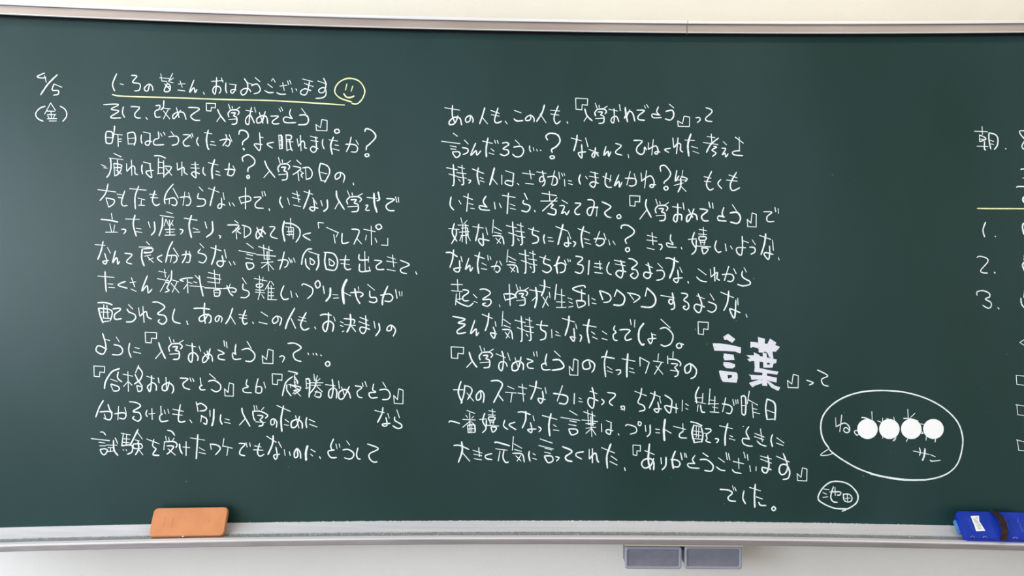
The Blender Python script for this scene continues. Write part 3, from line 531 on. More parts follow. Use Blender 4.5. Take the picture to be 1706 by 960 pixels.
1140,92 1188,100 1140,150 1150,185 1180,185*12; 1245,65 1285,68 1300,100 1270,195 1240,170 1260,130 1332,130*12; 1325,120 1318,200*12; 1365,82 1438,122 1388,170 1410,205 1440,212*13
@。 1488,188,1522,222
@『 1595,30,1680,118
> 980 330 5
485,12 480,70 525,162*14; 490,95 430,175*14
@学 558,10,670,190
702,72 775,82*12; 745,48 745,130 735,198 710,180 725,140 775,140 778,185*13; 790,42 798,95*13; 835,95 870,160*16; 880,90 850,170 822,198 825,150 870,130 900,145 908,182*14
930,90 995,105 945,150 960,188 1002,190*13; 1005,35 1015,80*17; 1035,42 1040,85*13; 1130,78 1115,130 1130,160*12; 1135,160 1085,150 1085,185 1150,192*13; 1200,55 1235,108*12; 1182,125 1240,120 1268,165 1245,210 1185,200*14
@』 1325,125,1400,242
1460,115 1530,118 1490,155 1495,195 1548,195; 1555,78 1562,115*12; 1582,88 1585,128*12
# line
> 730 360 5
88,105 175,112*12; 135,62 118,140 155,210*13; 150,110 150,160 112,230*12; 188,15 200,60*12; 240,38 215,65; 165,75 250,80*12; 195,100 240,100*12; 175,135 255,130*13; 190,165 240,160*12; 205,70 200,215*13; 228,70 235,230*15; 200,150 180,205; 240,150 268,205; 245,100 250,170*14
288,88 375,100*12; 338,68 330,130 312,208*13; 398,98 412,155*12; 372,145 375,245 340,215 345,190 425,205*12
=気 460,32 452,140; 465,90 528,125; 470,135 525,150; 455,165 530,172 548,235; 480,185 520,225; 520,182 490,228
@気 452,32,548,235
@持 568,48,722,245
752,105 840,130*12; 795,95 785,150 830,175 830,215 785,230*13; 885,155 878,190 888,230*13; 915,178 950,182; 918,208 960,212; 980,88 1078,125*13; 1040,70 1020,150 998,238*15; 1085,135 1105,190; 1080,175 1085,250 1055,245 1055,225 1108,228*12; 1125,212 1145,225 1128,255*12
1165,105 1262,142*13; 1212,88 1192,170 1205,262*15; 1215,188 1258,200; 1225,222 1270,235; 1298,190 1375,190 1380,225 1345,250 1315,235*13; 1345,130 1310,220*13; 1380,145 1398,195*12; 1420,200 1430,240*12; 1455,210 1475,238*12
1525,105 1530,80 1580,78 1632,120 1620,155 1560,195 1570,230*13
@。 1560,262,1594,298
> 980 370 5
492,110 570,130*12; 488,150 572,160*12; 532,88 540,190*12; 488,215 550,230*12; 588,185 610,190 615,210 600,232*12; 688,102 685,150 708,180; 708,190 655,175 665,205 735,212; 775,212 780,225*14
=嬉 835,145 900,140; 885,85 865,160 895,215; 900,150 895,235 862,270; 925,62 985,72; 958,45 962,110; 918,100 985,105; 925,120 980,125 975,150 925,150 925,120; 935,170 975,170; 930,155 940,190; 970,155 965,190; 905,200 1020,208; 945,215 995,220 990,245 960,265 945,215
@嬉 835,45,1020,270
1068,155 1055,210 1080,252 1108,245*12; 1142,182 1150,240*13; 1185,200 1200,225*12; 1282,118 1285,200 1275,275 1240,255 1240,215 1312,215*12; 1285,155 1335,172; 1365,148 1392,188; 1345,210 1385,215 1388,250 1355,268*12
1428,112 1520,145*13; 1478,98 1468,180 1440,272*15; 1535,152 1542,235*13; 1510,200 1512,260 1500,312 1465,270 1480,255 1540,270*12; 1585,295 1590,315*12
# line
> 730 410 5
65,55 105,55 160,90*12; 128,32 120,110 98,178*13; 190,88 200,130*12; 178,120 178,205 150,215 130,190 190,180*12; 255,102 228,195 262,160 268,210 288,180*12; 305,78 385,105*13; 345,52 328,150 338,228*14; 412,78 418,118*13; 432,88 438,112*13; 365,142 400,160; 358,188 405,195
442,172 500,168 515,195 495,220 478,210*12; 490,128 465,200*12; 512,125 530,160*12
@気 572,32,665,222
@持 675,32,822,225
845,90 932,118*13; 895,80 878,140 930,165 940,200 905,222 868,205*13; 965,165 1020,140 1058,160 1050,210 1015,222*12; 1008,88 985,160 995,228*16; 1052,118 1068,158*14; 1078,108 1085,130*12; 1098,115 1102,128*12
1145,85 1190,92 1202,110 1160,150 1200,160 1208,195 1185,228 1140,215*12; 1258,122 1250,235*20; 1305,145 1360,150*13; 1298,172 1368,185*12; 1345,125 1350,195*13; 1305,220 1368,228*13; 1425,135 1405,185 1415,225 1442,238*12
1468,118 1555,135*13; 1475,150 1558,165*12; 1520,120 1540,200 1525,265 1482,235 1500,205 1565,215*13; 1585,105 1620,110 1658,145 1610,190 1650,200 1665,240 1635,272 1602,245 1625,225*12
> 980 370 5
480,355 535,380*12; 498,340 520,440 495,470 462,450 475,418 535,430*13; 580,345 618,385*12; 570,405 620,405 635,440 615,475 570,485*12; 645,302 680,302 752,335*13; 718,298 710,380 678,468*18; 762,378 782,420*12; 745,400 752,480 735,505 710,475 785,465*12
> 980 440 5
830,145 835,158*15; 915,40 982,90*12; 902,108 940,140 988,148; 1018,45 1022,100*13; 1050,30 1055,140*19; 1022,108 1075,70 1072,120 1095,135*12; 1115,88 1190,85 1212,115 1195,145 1160,142*12; 1170,20 1135,135*17; 1212,40 1232,80*13
1298,30 1318,68*12; 1285,60 1280,95 1300,120 1345,145 1345,170 1290,182 1245,170*13
# line
> 730 460 5
108,70 202,72*12; 160,28 165,125*12; 112,122 200,130*12; 152,150 145,240*13; 178,140 180,200; 150,195 205,190; 205,115 245,120 250,140 205,175 215,205 255,205*12; 145,205 195,235 255,252 292,225*12
292,152 322,182*12; 298,212 325,222; 348,112 395,110 435,145 370,195 430,195 440,225 410,252 368,235 395,225*12; 508,240 515,255*12; 545,150 560,205*12; 548,150 620,150 640,175 562,200*12; 592,70 600,245*14
@学 645,72,752,245
762,115 870,135*13; 812,95 822,180 805,265*16; 815,175 782,205*12; 845,75 932,98*12; 885,32 885,100 860,165*15; 912,170 870,262*14; 872,175 918,248*13; 925,135 932,180*12
985,72 972,195*16; 1028,110 1030,260*14; 985,150 1055,165; 985,215 1055,218*12; 985,262 1065,262*12; 1080,182 1115,195; 1088,215 1120,228; 1088,260 1125,252; 1225,98 1215,80 1170,85 1120,105 1150,125 1225,150*12; 1195,115 1195,200*16; 1150,205 1165,262*13; 1150,205 1215,210 1222,240 1170,265*13
1252,160 1255,245*17; 1280,185 1308,200*12; 1282,225 1315,232*12; 1345,125 1370,195*20; 1348,122 1420,150 1440,185 1420,215 1378,220*12; 1488,115 1468,170*16; 1488,115 1550,170 1545,225 1515,245 1462,240*15
> 980 440 5
340,245 378,298*12; 325,240 400,255 430,280 378,322*12; 490,200 475,268*16; 490,200 550,260 560,320 520,360 440,355*15
605,262 715,280*13; 700,240 710,300 695,335 672,320 680,295 712,310 718,365 690,380*13; 775,242 820,250 825,270 795,300 830,325 838,360 815,382 790,360 810,350*12
915,248 945,330 935,395 910,402 882,365 900,335 970,358*13; 905,265 968,290*12; 1015,248 1048,300*12; 1000,315 1060,340 1062,380 1030,402 995,388*12
1105,235 1210,280*13; 1170,225 1160,320 1130,388*14; 1245,285 1248,340*13; 1230,300 1218,450 1180,385 1190,375 1265,405*13; 1315,420 1322,442*15
# line
> 730 515 5
122,62 225,85 165,115 225,130 160,180 170,205 230,195*13; 305,95 270,205 315,165 318,222 338,195*12; 368,45 450,78*13; 422,35 415,110 392,182*14; 475,105 482,145*12; 458,150 475,200 465,245 435,200 488,208*12
@気 532,20,620,250
@持 640,60,795,268
818,130 912,140*13; 862,98 855,165 895,195 890,245 850,258*13; 945,172 948,240*12; 980,185 1002,200; 978,215 1018,225; 1035,78 1135,108*13; 1090,58 1085,130 1058,220*15; 1145,125 1155,165*12; 1130,160 1135,225 1130,270 1100,232 1145,240*12; 1180,215 1195,230 1182,272*12
1208,132 1315,150*14; 1258,85 1242,180 1258,282*15; 1278,190 1305,210*12; 1285,232 1325,250*12; 1368,185 1405,210*12; 1365,245 1408,258*12; 1472,140 1462,170 1482,195 1458,215 1465,255 1492,262*12; 1512,175 1560,170 1598,180 1560,225 1565,260 1610,250*13; 1600,88 1608,132*13; 1638,92 1635,150*12
> 980 500 5
462,195 425,250 422,330 450,375 465,365*16; 528,275 535,330 520,365 505,345 500,325 565,320*12; 530,285 562,292; 605,160 682,232*12; 598,240 650,232 705,290 690,360 640,385 605,372*12; 795,372 755,360 735,380 750,402 778,390 768,362*12
@『 915,182,1000,288
# line
> 730 570 5
@『 108,40,212,138
258,85 280,150 322,210*14; 285,160 238,210*15
@学 342,32,460,215
482,98 560,130; 530,75 545,130 540,200 528,240 505,215 515,170 560,170 575,205*12; 578,90 598,152*12; 640,130 670,225*12; 690,125 665,225 620,235 620,185 670,160 708,185 708,232*14
738,140 790,160 745,180 752,215 795,220*12; 795,85 800,115*13; 820,80 825,120*12; 905,98 892,160 902,195*12; 900,175 862,190 875,230 935,230*12; 968,75 1018,122*12; 955,150 1010,150 1048,200 1020,225 948,235*15
@』 1092,140,1165,278
1258,165 1265,215 1215,225 1205,175 1250,150 1300,180 1298,225 1280,252*13; 1360,130 1380,122 1470,138*12; 1408,72 1385,170 1395,290*14; 1408,205 1448,230; 1410,240 1452,256; 1480,235 1515,232 1518,255 1498,272*12; 1532,140 1638,160*13; 1580,98 1572,200 1572,292*16; 1592,215 1625,225; 1592,245 1635,258
> 1060 550 5
|32,300 30,228 108,270 78,360*14; 185,198 180,255*13; 142,258 225,270*12; 208,275 152,368*14; 165,300 222,368*12; 308,180 305,230*12; 262,218 262,280*14; 265,240 335,248 370,275 365,300*12; 290,280 345,285 320,310; 285,335 355,345*12; 320,312 348,350 342,380 320,388*12
455,285 450,340 415,360 405,310 450,282 500,330 490,385 455,405*13
@』 1260,370,1350,482
1418,418 1475,440 1440,458; 1508,332 1595,380 1545,410 1558,455 1600,468
# line
> 730 630 5
128,98 215,98*13; 190,28 168,120 200,205*14; 222,60 215,130 190,212*13; 225,65 265,75 282,110 245,180*12; 240,125 295,192*12; 352,105 355,165 325,185 318,145 355,105 382,140 375,205*13
440,25 500,22 535,55 500,130 462,205*13; 505,145 540,188*15; 578,68 632,92*12; 560,118 650,125*12; 615,128 605,200*13; 668,72 738,88*13; 665,125 725,135*12; 700,52 712,195*14; 760,62 860,90*13; 818,25 808,90 772,178*15; 890,80 900,128*12; 868,110 875,170 855,212 832,170 892,180*12
960,128 1060,145 1080,175 1062,215 1008,210*14; 1035,65 992,190*15; 1135,130 1132,215*16; 1172,165 1192,175*12; 1172,195 1202,200*12; 1282,78 1300,160 1290,250 1250,215 1260,165 1332,190*13; 1265,110 1322,130*12; 1362,175 1382,200 1362,222*12; 1410,120 1470,130 1470,155 1425,200 1455,232*12; 1552,270 1520,240 1548,235 1550,260 1520,262
> 980 630 5
388,110 485,148*12; 445,85 435,150 415,205 460,230 470,265 425,278*12; 518,125 600,158*12; 555,112 545,170 508,250*14; 595,165 605,210; 580,200 590,260 575,288 548,260 612,258*12; 638,142 692,180 695,220 680,292 640,250 650,230 745,255*12; 732,215 732,290*13; 785,185 782,275*13; 810,215 835,230; 812,252 830,262
922,75 895,140 905,210*14; 955,130 950,210*13; 900,165 955,165*12; 890,195 978,215*12; 915,225 908,278*12; 935,225 945,280 972,285*13; 1015,90 1005,220*15; 1005,182 1058,188; 1055,155 1050,280*14; 1000,215 1085,215*12; 1035,242 1080,250; 1015,282 1088,288*12
1115,215 1170,225 1198,250 1185,295 1150,290*12; 1145,165 1120,280*14; 1205,180 1215,228*16; 1228,182 1232,215*12; 1245,180 1248,212*12; 1275,155 1280,300*14; 1272,155 1310,160 1308,300 1280,298*14; 1280,230 1308,232*12; 1342,110 1325,215*14; 1335,182 1410,225*12; 1365,215 1375,330*14; 1375,255 1405,262*12; 1378,285 1428,298*12
1490,175 1478,250 1490,345*14; 1488,175 1555,215 1555,350*15; 1490,268 1550,290*12; 1490,345 1555,342*14
# line
> 730 630 5
90,370 105,358 178,378*12; 240,270 305,295*12; 230,310 245,330; 295,320 280,335; 205,345 310,350*12; 262,290 265,450*14; 265,360 205,410*12; 275,365 310,395*12; 245,395 250,455*14; 245,395 300,392 308,450*13; 250,455 305,452*13; 248,425 305,422*12; 280,395 280,450*12
@嬉 345,258,505,455
555,352 545,400 580,428*12; 640,368 590,390 648,430*12; 665,285 705,282 768,305*12; 730,278 728,350 700,418*14; 790,315 800,355*12; 768,370 782,430 775,455 745,430 815,425*12; 835,405 858,425 840,448*12; 868,312 988,345*14; 940,298 922,390 930,482*16; 960,390 985,405*12; 960,432 1005,438*12
@言 1022,272,1180,472
@葉 1198,268,1328,488
1248,300 1250,360*12; 1285,300 1290,400*13; 1230,380 1310,378*12
1360,382 1362,448*13; 1400,355 1445,372; 1440,375 1438,440 1430,470 1398,450 1410,430 1455,440*12; 1500,465 1505,475*14
> 1020 690 5
110,100 130,88 195,110 200,150 150,168; 215,65 240,70 235,95 215,90 220,65; 275,95 280,145*13; 315,90 315,160 290,188*13; 362,125 395,130*12; 362,155 395,158*12; 440,45 430,130 435,220*20; 440,130 490,160*12
508,102 610,128*12; 588,80 590,140*12; 592,145 562,165 565,195 620,200*12; 652,65 700,75 748,98*12; 680,92 665,160 685,240*16; 690,95 740,105*12; 740,110 755,170 745,235*14; 700,100 700,190*12; 722,100 718,200*12; 680,140 740,150*12; 680,170 740,180*12; 685,205 745,212*12; 685,238 740,230*13; 775,122 815,125 820,145 785,170 790,205 780,225 818,238*12; 765,160 800,165
858,205 885,210 880,228 868,240*12; 895,98 1000,122*13; 962,80 942,170 940,262*16; 980,180 1002,190*12; 975,205 1022,218*12; 1138,105 1115,150 1140,205*13; 1145,210 1088,205 1090,245 1130,265 1168,268*12; 1088,103 1094,105; 1188,162 1265,192*13; 1185,188 1262,215*12; 1235,125 1250,230*14; 1205,225 1240,255 1282,268*12; 1335,172 1322,215 1335,272*14; 1370,198 1430,240*12; 1368,242 1425,262*12
# line
> 730 690 5
130,262 180,262 255,295*12; 195,230 200,310 168,402*15; 200,320 262,392*14; 290,302 365,325*12; 298,335 362,348*12; 338,282 345,355*13; 300,372 362,382*12; 448,330 395,345 400,370 448,380*12; 472,240 490,235 595,265*14; 480,290 575,302*13; 515,310 500,390*14; 548,305 540,360 560,402 585,400*13
@気 618,188,717,400
760,310 755,345 765,392*13; 790,330 808,340*12; 788,368 818,378*12; 850,208 950,242*13; 838,262 960,292*13; 890,285 945,300*12; 888,318 935,328*12; 885,350 945,352 955,390 915,405 885,355*13
978,355 1008,365 985,392*12; 1035,272 1115,310 1062,355 1072,385 1115,395*15; 1212,315 1155,325 1150,350 1195,375*12; 1258,295 1258,370*14; 1285,290 1285,405*18; 1260,375 1305,325 1320,350 1325,385 1338,402*14; 1360,280 1470,325*13; 1438,250 1405,350 1410,450*16; 1440,350 1490,385*12; 1430,395 1490,425*12; 1552,448 1558,470*15
> 1020 690 5
@『 172,258,235,345
272,305 350,338*13; 310,250 300,380 318,462*17; 345,370 320,430 270,450 245,420 260,385 310,370 345,400 345,465*14; 405,365 410,415*14; 448,360 445,430 415,465*15; 488,380 540,385 565,410 550,440 515,440*13; 525,310 500,380 510,455*16; 570,325 582,380*18; 600,325 605,358*12; 612,330 620,362*12
690,345 668,380 688,415*12; 688,412 630,415 645,445 725,452*12; 755,325 798,355*16; 732,380 790,382 840,430 825,475 770,470*13; 885,365 935,402*12; 868,440 900,465 940,472*12; 948,320 958,380*14; 968,330 978,382*14; 1008,395 1095,415*13; 1052,368 1055,455*13; 1000,462 1020,485 1075,495*12; 1095,318 1108,365*14; 1125,338 1132,385*13
1145,430 1152,480*13; 1198,440 1198,472*13; 1235,350 1325,375*13; 1235,375 1325,410*12; 1295,348 1305,430 1285,490 1255,480 1252,445 1325,465*14
> 1100 760 5
968,2 1075,50*14; 1025,-20 1060,80 1045,140 1010,155 990,120 1005,75 1050,75 1078,130 1065,185 1022,195*14
@』 1140,98,1222,208
# line
> 1100 760 5
498,278 570,285 600,310 565,345 580,372 628,378*13; 602,248 612,285*12; 620,262 632,290*12; 698,290 688,350 710,398*13; 745,262 835,290*13; 792,235 785,330 788,428*15; 800,340 850,358*13; 820,385 835,410 880,412*13; 945,420 928,440 945,455 962,440 945,420*13
# signature
> 1100 760 5
1560,440 1450,435 1340,385 1315,340 1360,260 1440,212 1560,230 1640,310 1640,380 1590,425 1515,460*13
1362,275 1405,280; 1355,305 1385,318; 1355,345 1395,340; 1412,300 1500,300 1495,325 1475,325; 1442,255 1420,340 1440,380 1475,385*12; 1455,262 1458,330; 1525,315 1530,365 1548,380; 1528,318 1575,320 1598,350 1585,380 1550,382; 1558,325 1560,375; 1540,355 1580,350
# bubble
> 1350 640 5.648
178,608 120,520 98,410 120,300 200,200 330,120 500,72 700,62 900,80 1100,140 1260,230 1380,350 1430,480 1430,600 1390,740 1310,830 1180,885 1000,905 780,885 620,855 460,800 330,730 240,670 180,620*15; 1100,902 900,903 720,879 560,842*19; 178,608 95,668 170,668 220,648*9
> 1380 670 8.124
98,215 105,335*18; 182,175 155,400*22; 105,335 215,285 280,330 285,395 250,415 212,395 215,355 250,350 290,392*17; 395,390 370,385 352,408 385,450 408,435*17
450,210 500,215 620,265*18; 588,130 595,240*18; 665,255 720,275*18; 735,220 735,260*18; 790,222 835,240*18; 885,205 895,250*18; 735,460 735,490*18; 915,460 905,500 880,525*22; 1075,100 1082,230*20; 1172,152 1115,208*17; 1018,222 1120,228 1215,258*17; 1085,480 1055,535*20; 1145,480 1175,500*12; 1245,295 1300,305*17; 1250,390 1285,425 1250,425*15; 1328,460 1322,515*22; 1455,470 1445,540*26
1148,662 1362,710*18; 1232,620 1245,670 1235,725*17; 1308,632 1300,720 1275,790*26; 1380,712 1448,742*18; 1380,785 1400,800 1518,790*16
# schedule
> 1606 200 6
105,112 235,118*13; 180,65 185,145*13; 155,150 155,215*13; 155,150 210,175 215,195 160,215; 160,190 210,195; 130,262 240,265*13; 205,215 205,290 218,298*14; 250,130 250,200 268,290*15; 252,128 320,150 340,200 330,260 302,295*14; 258,200 298,215*12; 260,238 298,245*12; 416,286 420,290*16; 640,115 600,108 555,112 570,150 620,210 625,270 600,292 580,270 590,235 650,150*13
570,497 580,490 650,490*14; 585,580 650,582*12; 525,675 545,665 660,668*13; 615,765 592,780 592,810 620,835*20; 660,500 655,660*12
> 1606 350 4.8
172,98 152,160 165,215*12; 249,209 252,214*13; 105,380 125,370 180,385 190,415 135,480 145,500 188,505; 243,498 248,505*15; 105,682 105,655 150,645 200,665 205,695 170,712 215,740 215,775 190,785 150,762; 270,780 280,792*12; 495,105 475,110 468,140 480,195*14; 500,410 475,425 470,450 490,495*14; 455,705 460,750 480,780*12; 484,365 480,400*12; 484,640 478,700*12; 520,365 480,368
> 1606 540 4
|440,100 400,105 372,123 400,142 440,150*8; |445,352 348,342 352,402 445,414*8; |445,554 345,538*8; |352,540 358,605 445,614*8; |445,798 350,772*8; |355,775 365,842 445,850*8
# yellow
> 0 0 1
187,157.6 206,160.4 280,162.6 381,166 460,168 574,175*2.4
1628,347.2 1650,347.6 1700,347.8 1725,348*2.2
> 340 110 5
1230,300 1130,265 1088,210 1120,140 1200,103 1290,125 1338,200 1320,270 1275,315 1230,312*12; 1190,150 1178,200*14; 1238,168 1225,210*14; 1163,230 1185,258 1220,262 1250,250*14
# bold
> 1170 550 8.729
P375,52 483,133 435,188 360,140 325,145 305,100
P150,190 250,195 400,215 562,250 562,325 545,340 480,315 355,305 175,298
P315,340 455,360 470,435 325,440 305,400
P310,465 390,470 478,500 478,530 440,560 345,555 305,505
P240,595 270,590 270,700 330,755 300,755 270,710
P262,590 500,620 515,650 350,655 262,650
P262,640 365,640 375,700 410,755 330,760 285,730
P370,712 435,685 515,650 515,690 498,768 375,760
P430,640 515,640 515,720 430,690
P810,102 912,130 905,200 900,330 820,325
P700,172 720,170 1065,220 1130,245 1065,320 880,285 730,245 710,262 697,250
P985,125 1075,185 1020,330 1030,390 975,400 950,330 890,310
P640,368 780,372 900,390 1085,430 1075,480 1030,490 800,455 720,450 690,460 655,425 700,410
P750,325 835,365 832,560 765,560 755,450
P880,330 935,340 945,545 890,545
P1000,330 1030,370 1035,490 1020,548 975,548
P900,505 1030,505 1020,550 895,545
P760,550 870,560 1010,590 1110,605 1090,650 900,625 755,610
P675,650 900,660 1085,695 1080,765 1010,750 860,715 715,725 705,675
P875,600 940,610 945,815 870,808
P680,770 860,710 880,770 760,810 740,830 725,830
P930,740 970,745 1060,810 1135,835 1110,885 1090,880 1000,835
'''
groups = []; cur = None; ox = oy = 0; sc = 5
for ln in INK.strip().splitlines():
    ln = ln.strip()
    if not ln: continue
    if ln[0] == '#': cur = (ln[1:].strip(), [], []); groups.append(cur); continue
    if ln[0] == '>': ox, oy, sc = map(float, ln[1:].split()); continue
    if ln[0] == '=':
        k, s = ln[1:].split(' ', 1); st = parse(s)
        xs = [p[0] for q in st for p in q[0]]; zs = [p[1] for q in st for p in q[0]]
        a, b, c, d = min(xs), min(zs), max(xs), max(zs)
        LIB[k] = [([((x-a)/(c-a), (y-b)/(d-b)) for x, y in q[0]], q[2]) for q in st]; continue
    V, F = cur[1], cur[2]
    if ln[0] == '@':
        k, s = ln[1:].split(' '); a, b, c, d = map(float, s.split(','))
        for pts, straight in LIB[k]:
            ribbon(V, F, [(ox+(a+(c-a)*x)/sc, oy+(b+(d-b)*y)/sc) for x, y in pts], 12.2/5, straight)
        continue
    if ln[0] == 'P':
        pts = [tuple(map(float, p.split(','))) for p in ln[1:].split()]
        layer[0] = (layer[0]+1) % 24; base = len(V)
        for x, y in pts: V.append(onboard(ox+x/sc+random.uniform(-.2, .2), oy+y/sc+random.uniform(-.2, .2), .0004+layer[0]*.00003)-ORG)
        F.append(tuple(range(base, len(V)))); continue
    for pts, wz, straight in parse(ln, 2.15*sc):
        ribbon(V, F, [(ox+x/sc, oy+y/sc) for x, y in pts], wz/sc, straight)
NAMES = {'line': ('handwritten_line', None), 'date': ('handwritten_date', 'white chalk date beside the text'), 'signature': ('circled_name', 'small circled chalk name at the lower right'),
         'bubble': ('speech_bubble', 'white chalk speech bubble with writing inside'), 'schedule': ('numbered_list', 'white chalk list cut off by the right edge'),
         'yellow': ('yellow_underline', 'pale yellow chalk underline and smiling face'), 'bold': ('bold_character', None)}
for key, V, F in groups:
    nm, lab = NAMES[key]
    if key == 'bold':                                    # two characters, each a part
        for lo, hi in ((0, 7), (7, len(F))):
            FF = F[lo:hi]; used = sorted({i for f in FF for i in f}); ix = {v: k for k, v in enumerate(used)}
            me = bpy.data.meshes.new(nm); me.from_pydata([tuple(V[i]) for i in used], [], [tuple(ix[i] for i in f) for f in FF]); me.update()
            bm = bmesh.new(); bm.from_mesh(me); bmesh.ops.triangulate(bm, faces=bm.faces)
            for f in bm.faces:
                f.normal_update()
                if f.normal.y > 0: f.normal_flip()
            bm.to_mesh(me); bm.free(); link(nm, me, M_CHALKB, board)['label'] = 'large filled-in white chalk character'
        continue
    # gather strokes into characters: a stroke beginning clear to the right of the ink so far starts a new one
    M = M_YEL if key == 'yellow' else M_CHALK
    isl = []; last = -9
    for f in F:
        if isl and min(f) <= last: isl[-1][0].append(f)
        else: isl.append([[f]])
        last = max(f)
    chars = []
    for (fs,) in isl:
        xs = [V[i].x for f in fs for i in f]; zs = [V[i].z for f in fs for i in f]
        a, b = min(xs), max(xs); c = chars[-1] if chars else None
        if key in ('line', 'schedule', 'date', 'yellow') and (c is None or a > c[1]+.0012 or b < c[0]-.02 or (b < c[0] and key != 'line')): chars.append([a, b, list(fs)])
        elif c is None: chars.append([a, b, list(fs)])
        else: c[0] = min(a, c[0]); c[1] = max(b, c[1]); c[2] += fs
    many = len(chars) > 1
    if many:
        par = bpy.data.objects.new(nm, None); C.objects.link(par); par.parent = board
    for a, b, fs in chars:
        used = sorted({i for f in fs for i in f}); ix = {v: k for k, v in enumerate(used)}
        me = bpy.data.meshes.new(nm); me.from_pydata([tuple(V[i]) for i in used], [], [tuple(ix[i] for i in f) for f in fs]); me.update()
        bm = bmesh.new(); bm.from_mesh(me)
        for f in bm.faces:
            f.normal_update()
            if f.normal.y > 0: f.normal_flip()
        bm.to_mesh(me); bm.free()
        o = link('written_character' if many else nm, me, M, par if many else board)
    if lab: (par if many else o)['label'] = lab
# stray specks and faint smudges left on the board
V, F = [], []
for x, y, s in ((1386, 291, 2.2), (1422, 298, 1.2), (636, 742, 1.6), (602, 770, 1.4), (480, 779, 2), (310, 803, 2.4), (1407, 687, 1.6), (1483, 754, 1.6), (1438, 793, 2.6), (1206, 840, 1.8),
                (1300, 838, 1.3), (1677, 590, 1.8), (1638, 646, 1.2), (1642, 687, 1), (1118, 818-22, 1.6), (1050, 730-34, 1.4), (1092, 698, 1.3), (1255, 464, 2.2), (1226, 535, 1.5), (458, 550, 2), (943, 674, 2.4), (1177, 574, 2.6), (1158, 548, 3)):
    ribbon(V, F, [(x, y), (x+s*.5, y+s*random.uniform(-.6, .8))], s*.55, False)
me = bpy.data.meshes.new('chalk_speck'); me.from_pydata([tuple(v) for v in V], [], F); me.update()
o = link('chalk_specks', me, noisy(mat('faint_chalk', (.3, .36, .36), .9), (.16, .21, .21), (.45, .5, .52), 400, 3), board); o['kind'] = 'stuff'

# ---------------------------------------------------------------- chalk dust on the tray
bm = bmesh.new()
def crumb(x, p, z, r):
    c = Vector((x, ys(x)-p, z))
    d = [c+Vector(v)*r for v in ((1.3, 0, 0), (0, 1, 0), (-1.2, 0, 0), (0, -1, 0), (0, 0, .9), (0, 0, -.6))]
    vs = [bm.verts.new(q) for q in d]
    for i in range(4):
        bm.faces.new((vs[i], vs[(i+1) % 4], vs[4])); bm.faces.new((vs[(i+1) % 4], vs[i], vs[5]))
for _ in range(420):
    x = random.choice((random.gauss(-.35, .25), random.gauss(.45, .35), random.uniform(-.6, 1.0)))
    crumb(x, random.uniform(.0005, .003), ZB+.0008, random.uniform(.0004, .0013))
for _ in range(260):
    x = random.choice((random.uniform(-.9, 1.1), random.gauss(-.15, .3)))
    crumb(x, random.uniform(.037, .061), ZB-.0158, random.uniform(.0004, .0010))
for _ in range(60): crumb(random.uniform(-1.1, 1.1), random.uniform(.005, .03), ZB-.004, random.uniform(.0003, .0006))
o = adopt(from_bm('chalk_dust', bm, M_DUST)); o['kind'] = 'stuff'; o['label'] = 'white chalk dust along the tray'

# ---------------------------------------------------------------- white redaction discs, added over a name in the speech bubble
ords = ['leftmost white round magnet, over the writing in the speech bubble', 'second white round magnet from the left in the speech bubble',
        'third white round magnet from the left in the speech bubble', 'rightmost white round magnet in the speech bubble']
for i, px in enumerate((1444.6, 1481.0, 1517.5, 1554.4)):
    c = onboard(px, 714.8); r = 16.6/FPX*c.y
    bm = bmesh.new(); R = []
    for rr, yy in ((r*.97, -.0012), (r, -.0016), (r, -.0030), (r*.97, -.0036)):
        R.append([Vector((rr*math.cos(2*PI*k/48), yy, rr*math.sin(2*PI*k/48))) for k in range(48)])
    loft(bm, R)
    o = from_bm('round_magnet', bm, M_REDACT); o.location = c; o.rotation_euler = (0, 0, (XC-c.x)/RAD)
    tag(o, ords[i], 'magnet', 'white round magnets covering letters')

# ---------------------------------------------------------------- erasers
def eraser(name, px0, px1, pyb, lean, W, H, plate, pad, label, T1=.011, T2=.018, pb=.064, ti=.004, bi=.015, pdx=0):
    """W wide, H high face leaning back on the board; local x along the board, z up the face, y into the board"""
    xm = ray((px0+px1)/2, pyb)[0]*1.87; Y = ys(xm)-pb
    c = at(px0, pyb, Y)
    root = empty(name, c); tag(root, label, 'eraser')
    root.rotation_euler = (-lean, 0, math.atan((XC-xm)/RAD))
    bm = bmesh.new()                                   # hard back plate with rounded corners and a softened rim
    R = []
    for ins, y in ((.0, T1), (.0, .003), (.0006, .0012), (.0022, 0)):
        R.append([Vector((ins+x*(W-2*ins)/W, y, ins+z*(H-2*ins)/H)) for x, z in rrect(W, H, .010)])
    loft(bm, R)
    from_bm('back_plate', bm, plate, root)
    bm = bmesh.new(); R = []                           # soft wiping pad behind
    for ins, y in ((.004, T1), (.003, T1+.003), (.003, T1+T2-.003), (.006, T1+T2)):
        R.append([Vector((ins+pdx+x*(W-2*ins)/W, y, ins+bi-.003+z*(H-2*ins-bi+.003-ti)/H)) for x, z in rrect(W, H, .007)])
    loft(bm, R); from_bm('wiping_pad', bm, pad, root)
    return root
def rivet(root, x, z, y=-.0005, r=.004):
    bm = bmesh.new(); tube(bm, [(x+r*math.cos(a), y+.001, z+r*.75*math.sin(a)) for a in [PI*k/8 for k in range(9)]], .0006, 6)
    return from_bm('rivet', bm, M_STEEL, root)
og = eraser('board_eraser', 246.5, 372, 894.5, .62, .1700, .0685, M_ORANGE, M_NAVY, 'orange plastic chalkboard eraser with dark pad leaning on the tray', pb=.069, T1=.011, T2=.015)
bm = bmesh.new(); add_box(bm, .045, .0485, -.0004, .0008, .021, .043, .0003); from_bm('raised_mark', bm, M_ORANGE, og)
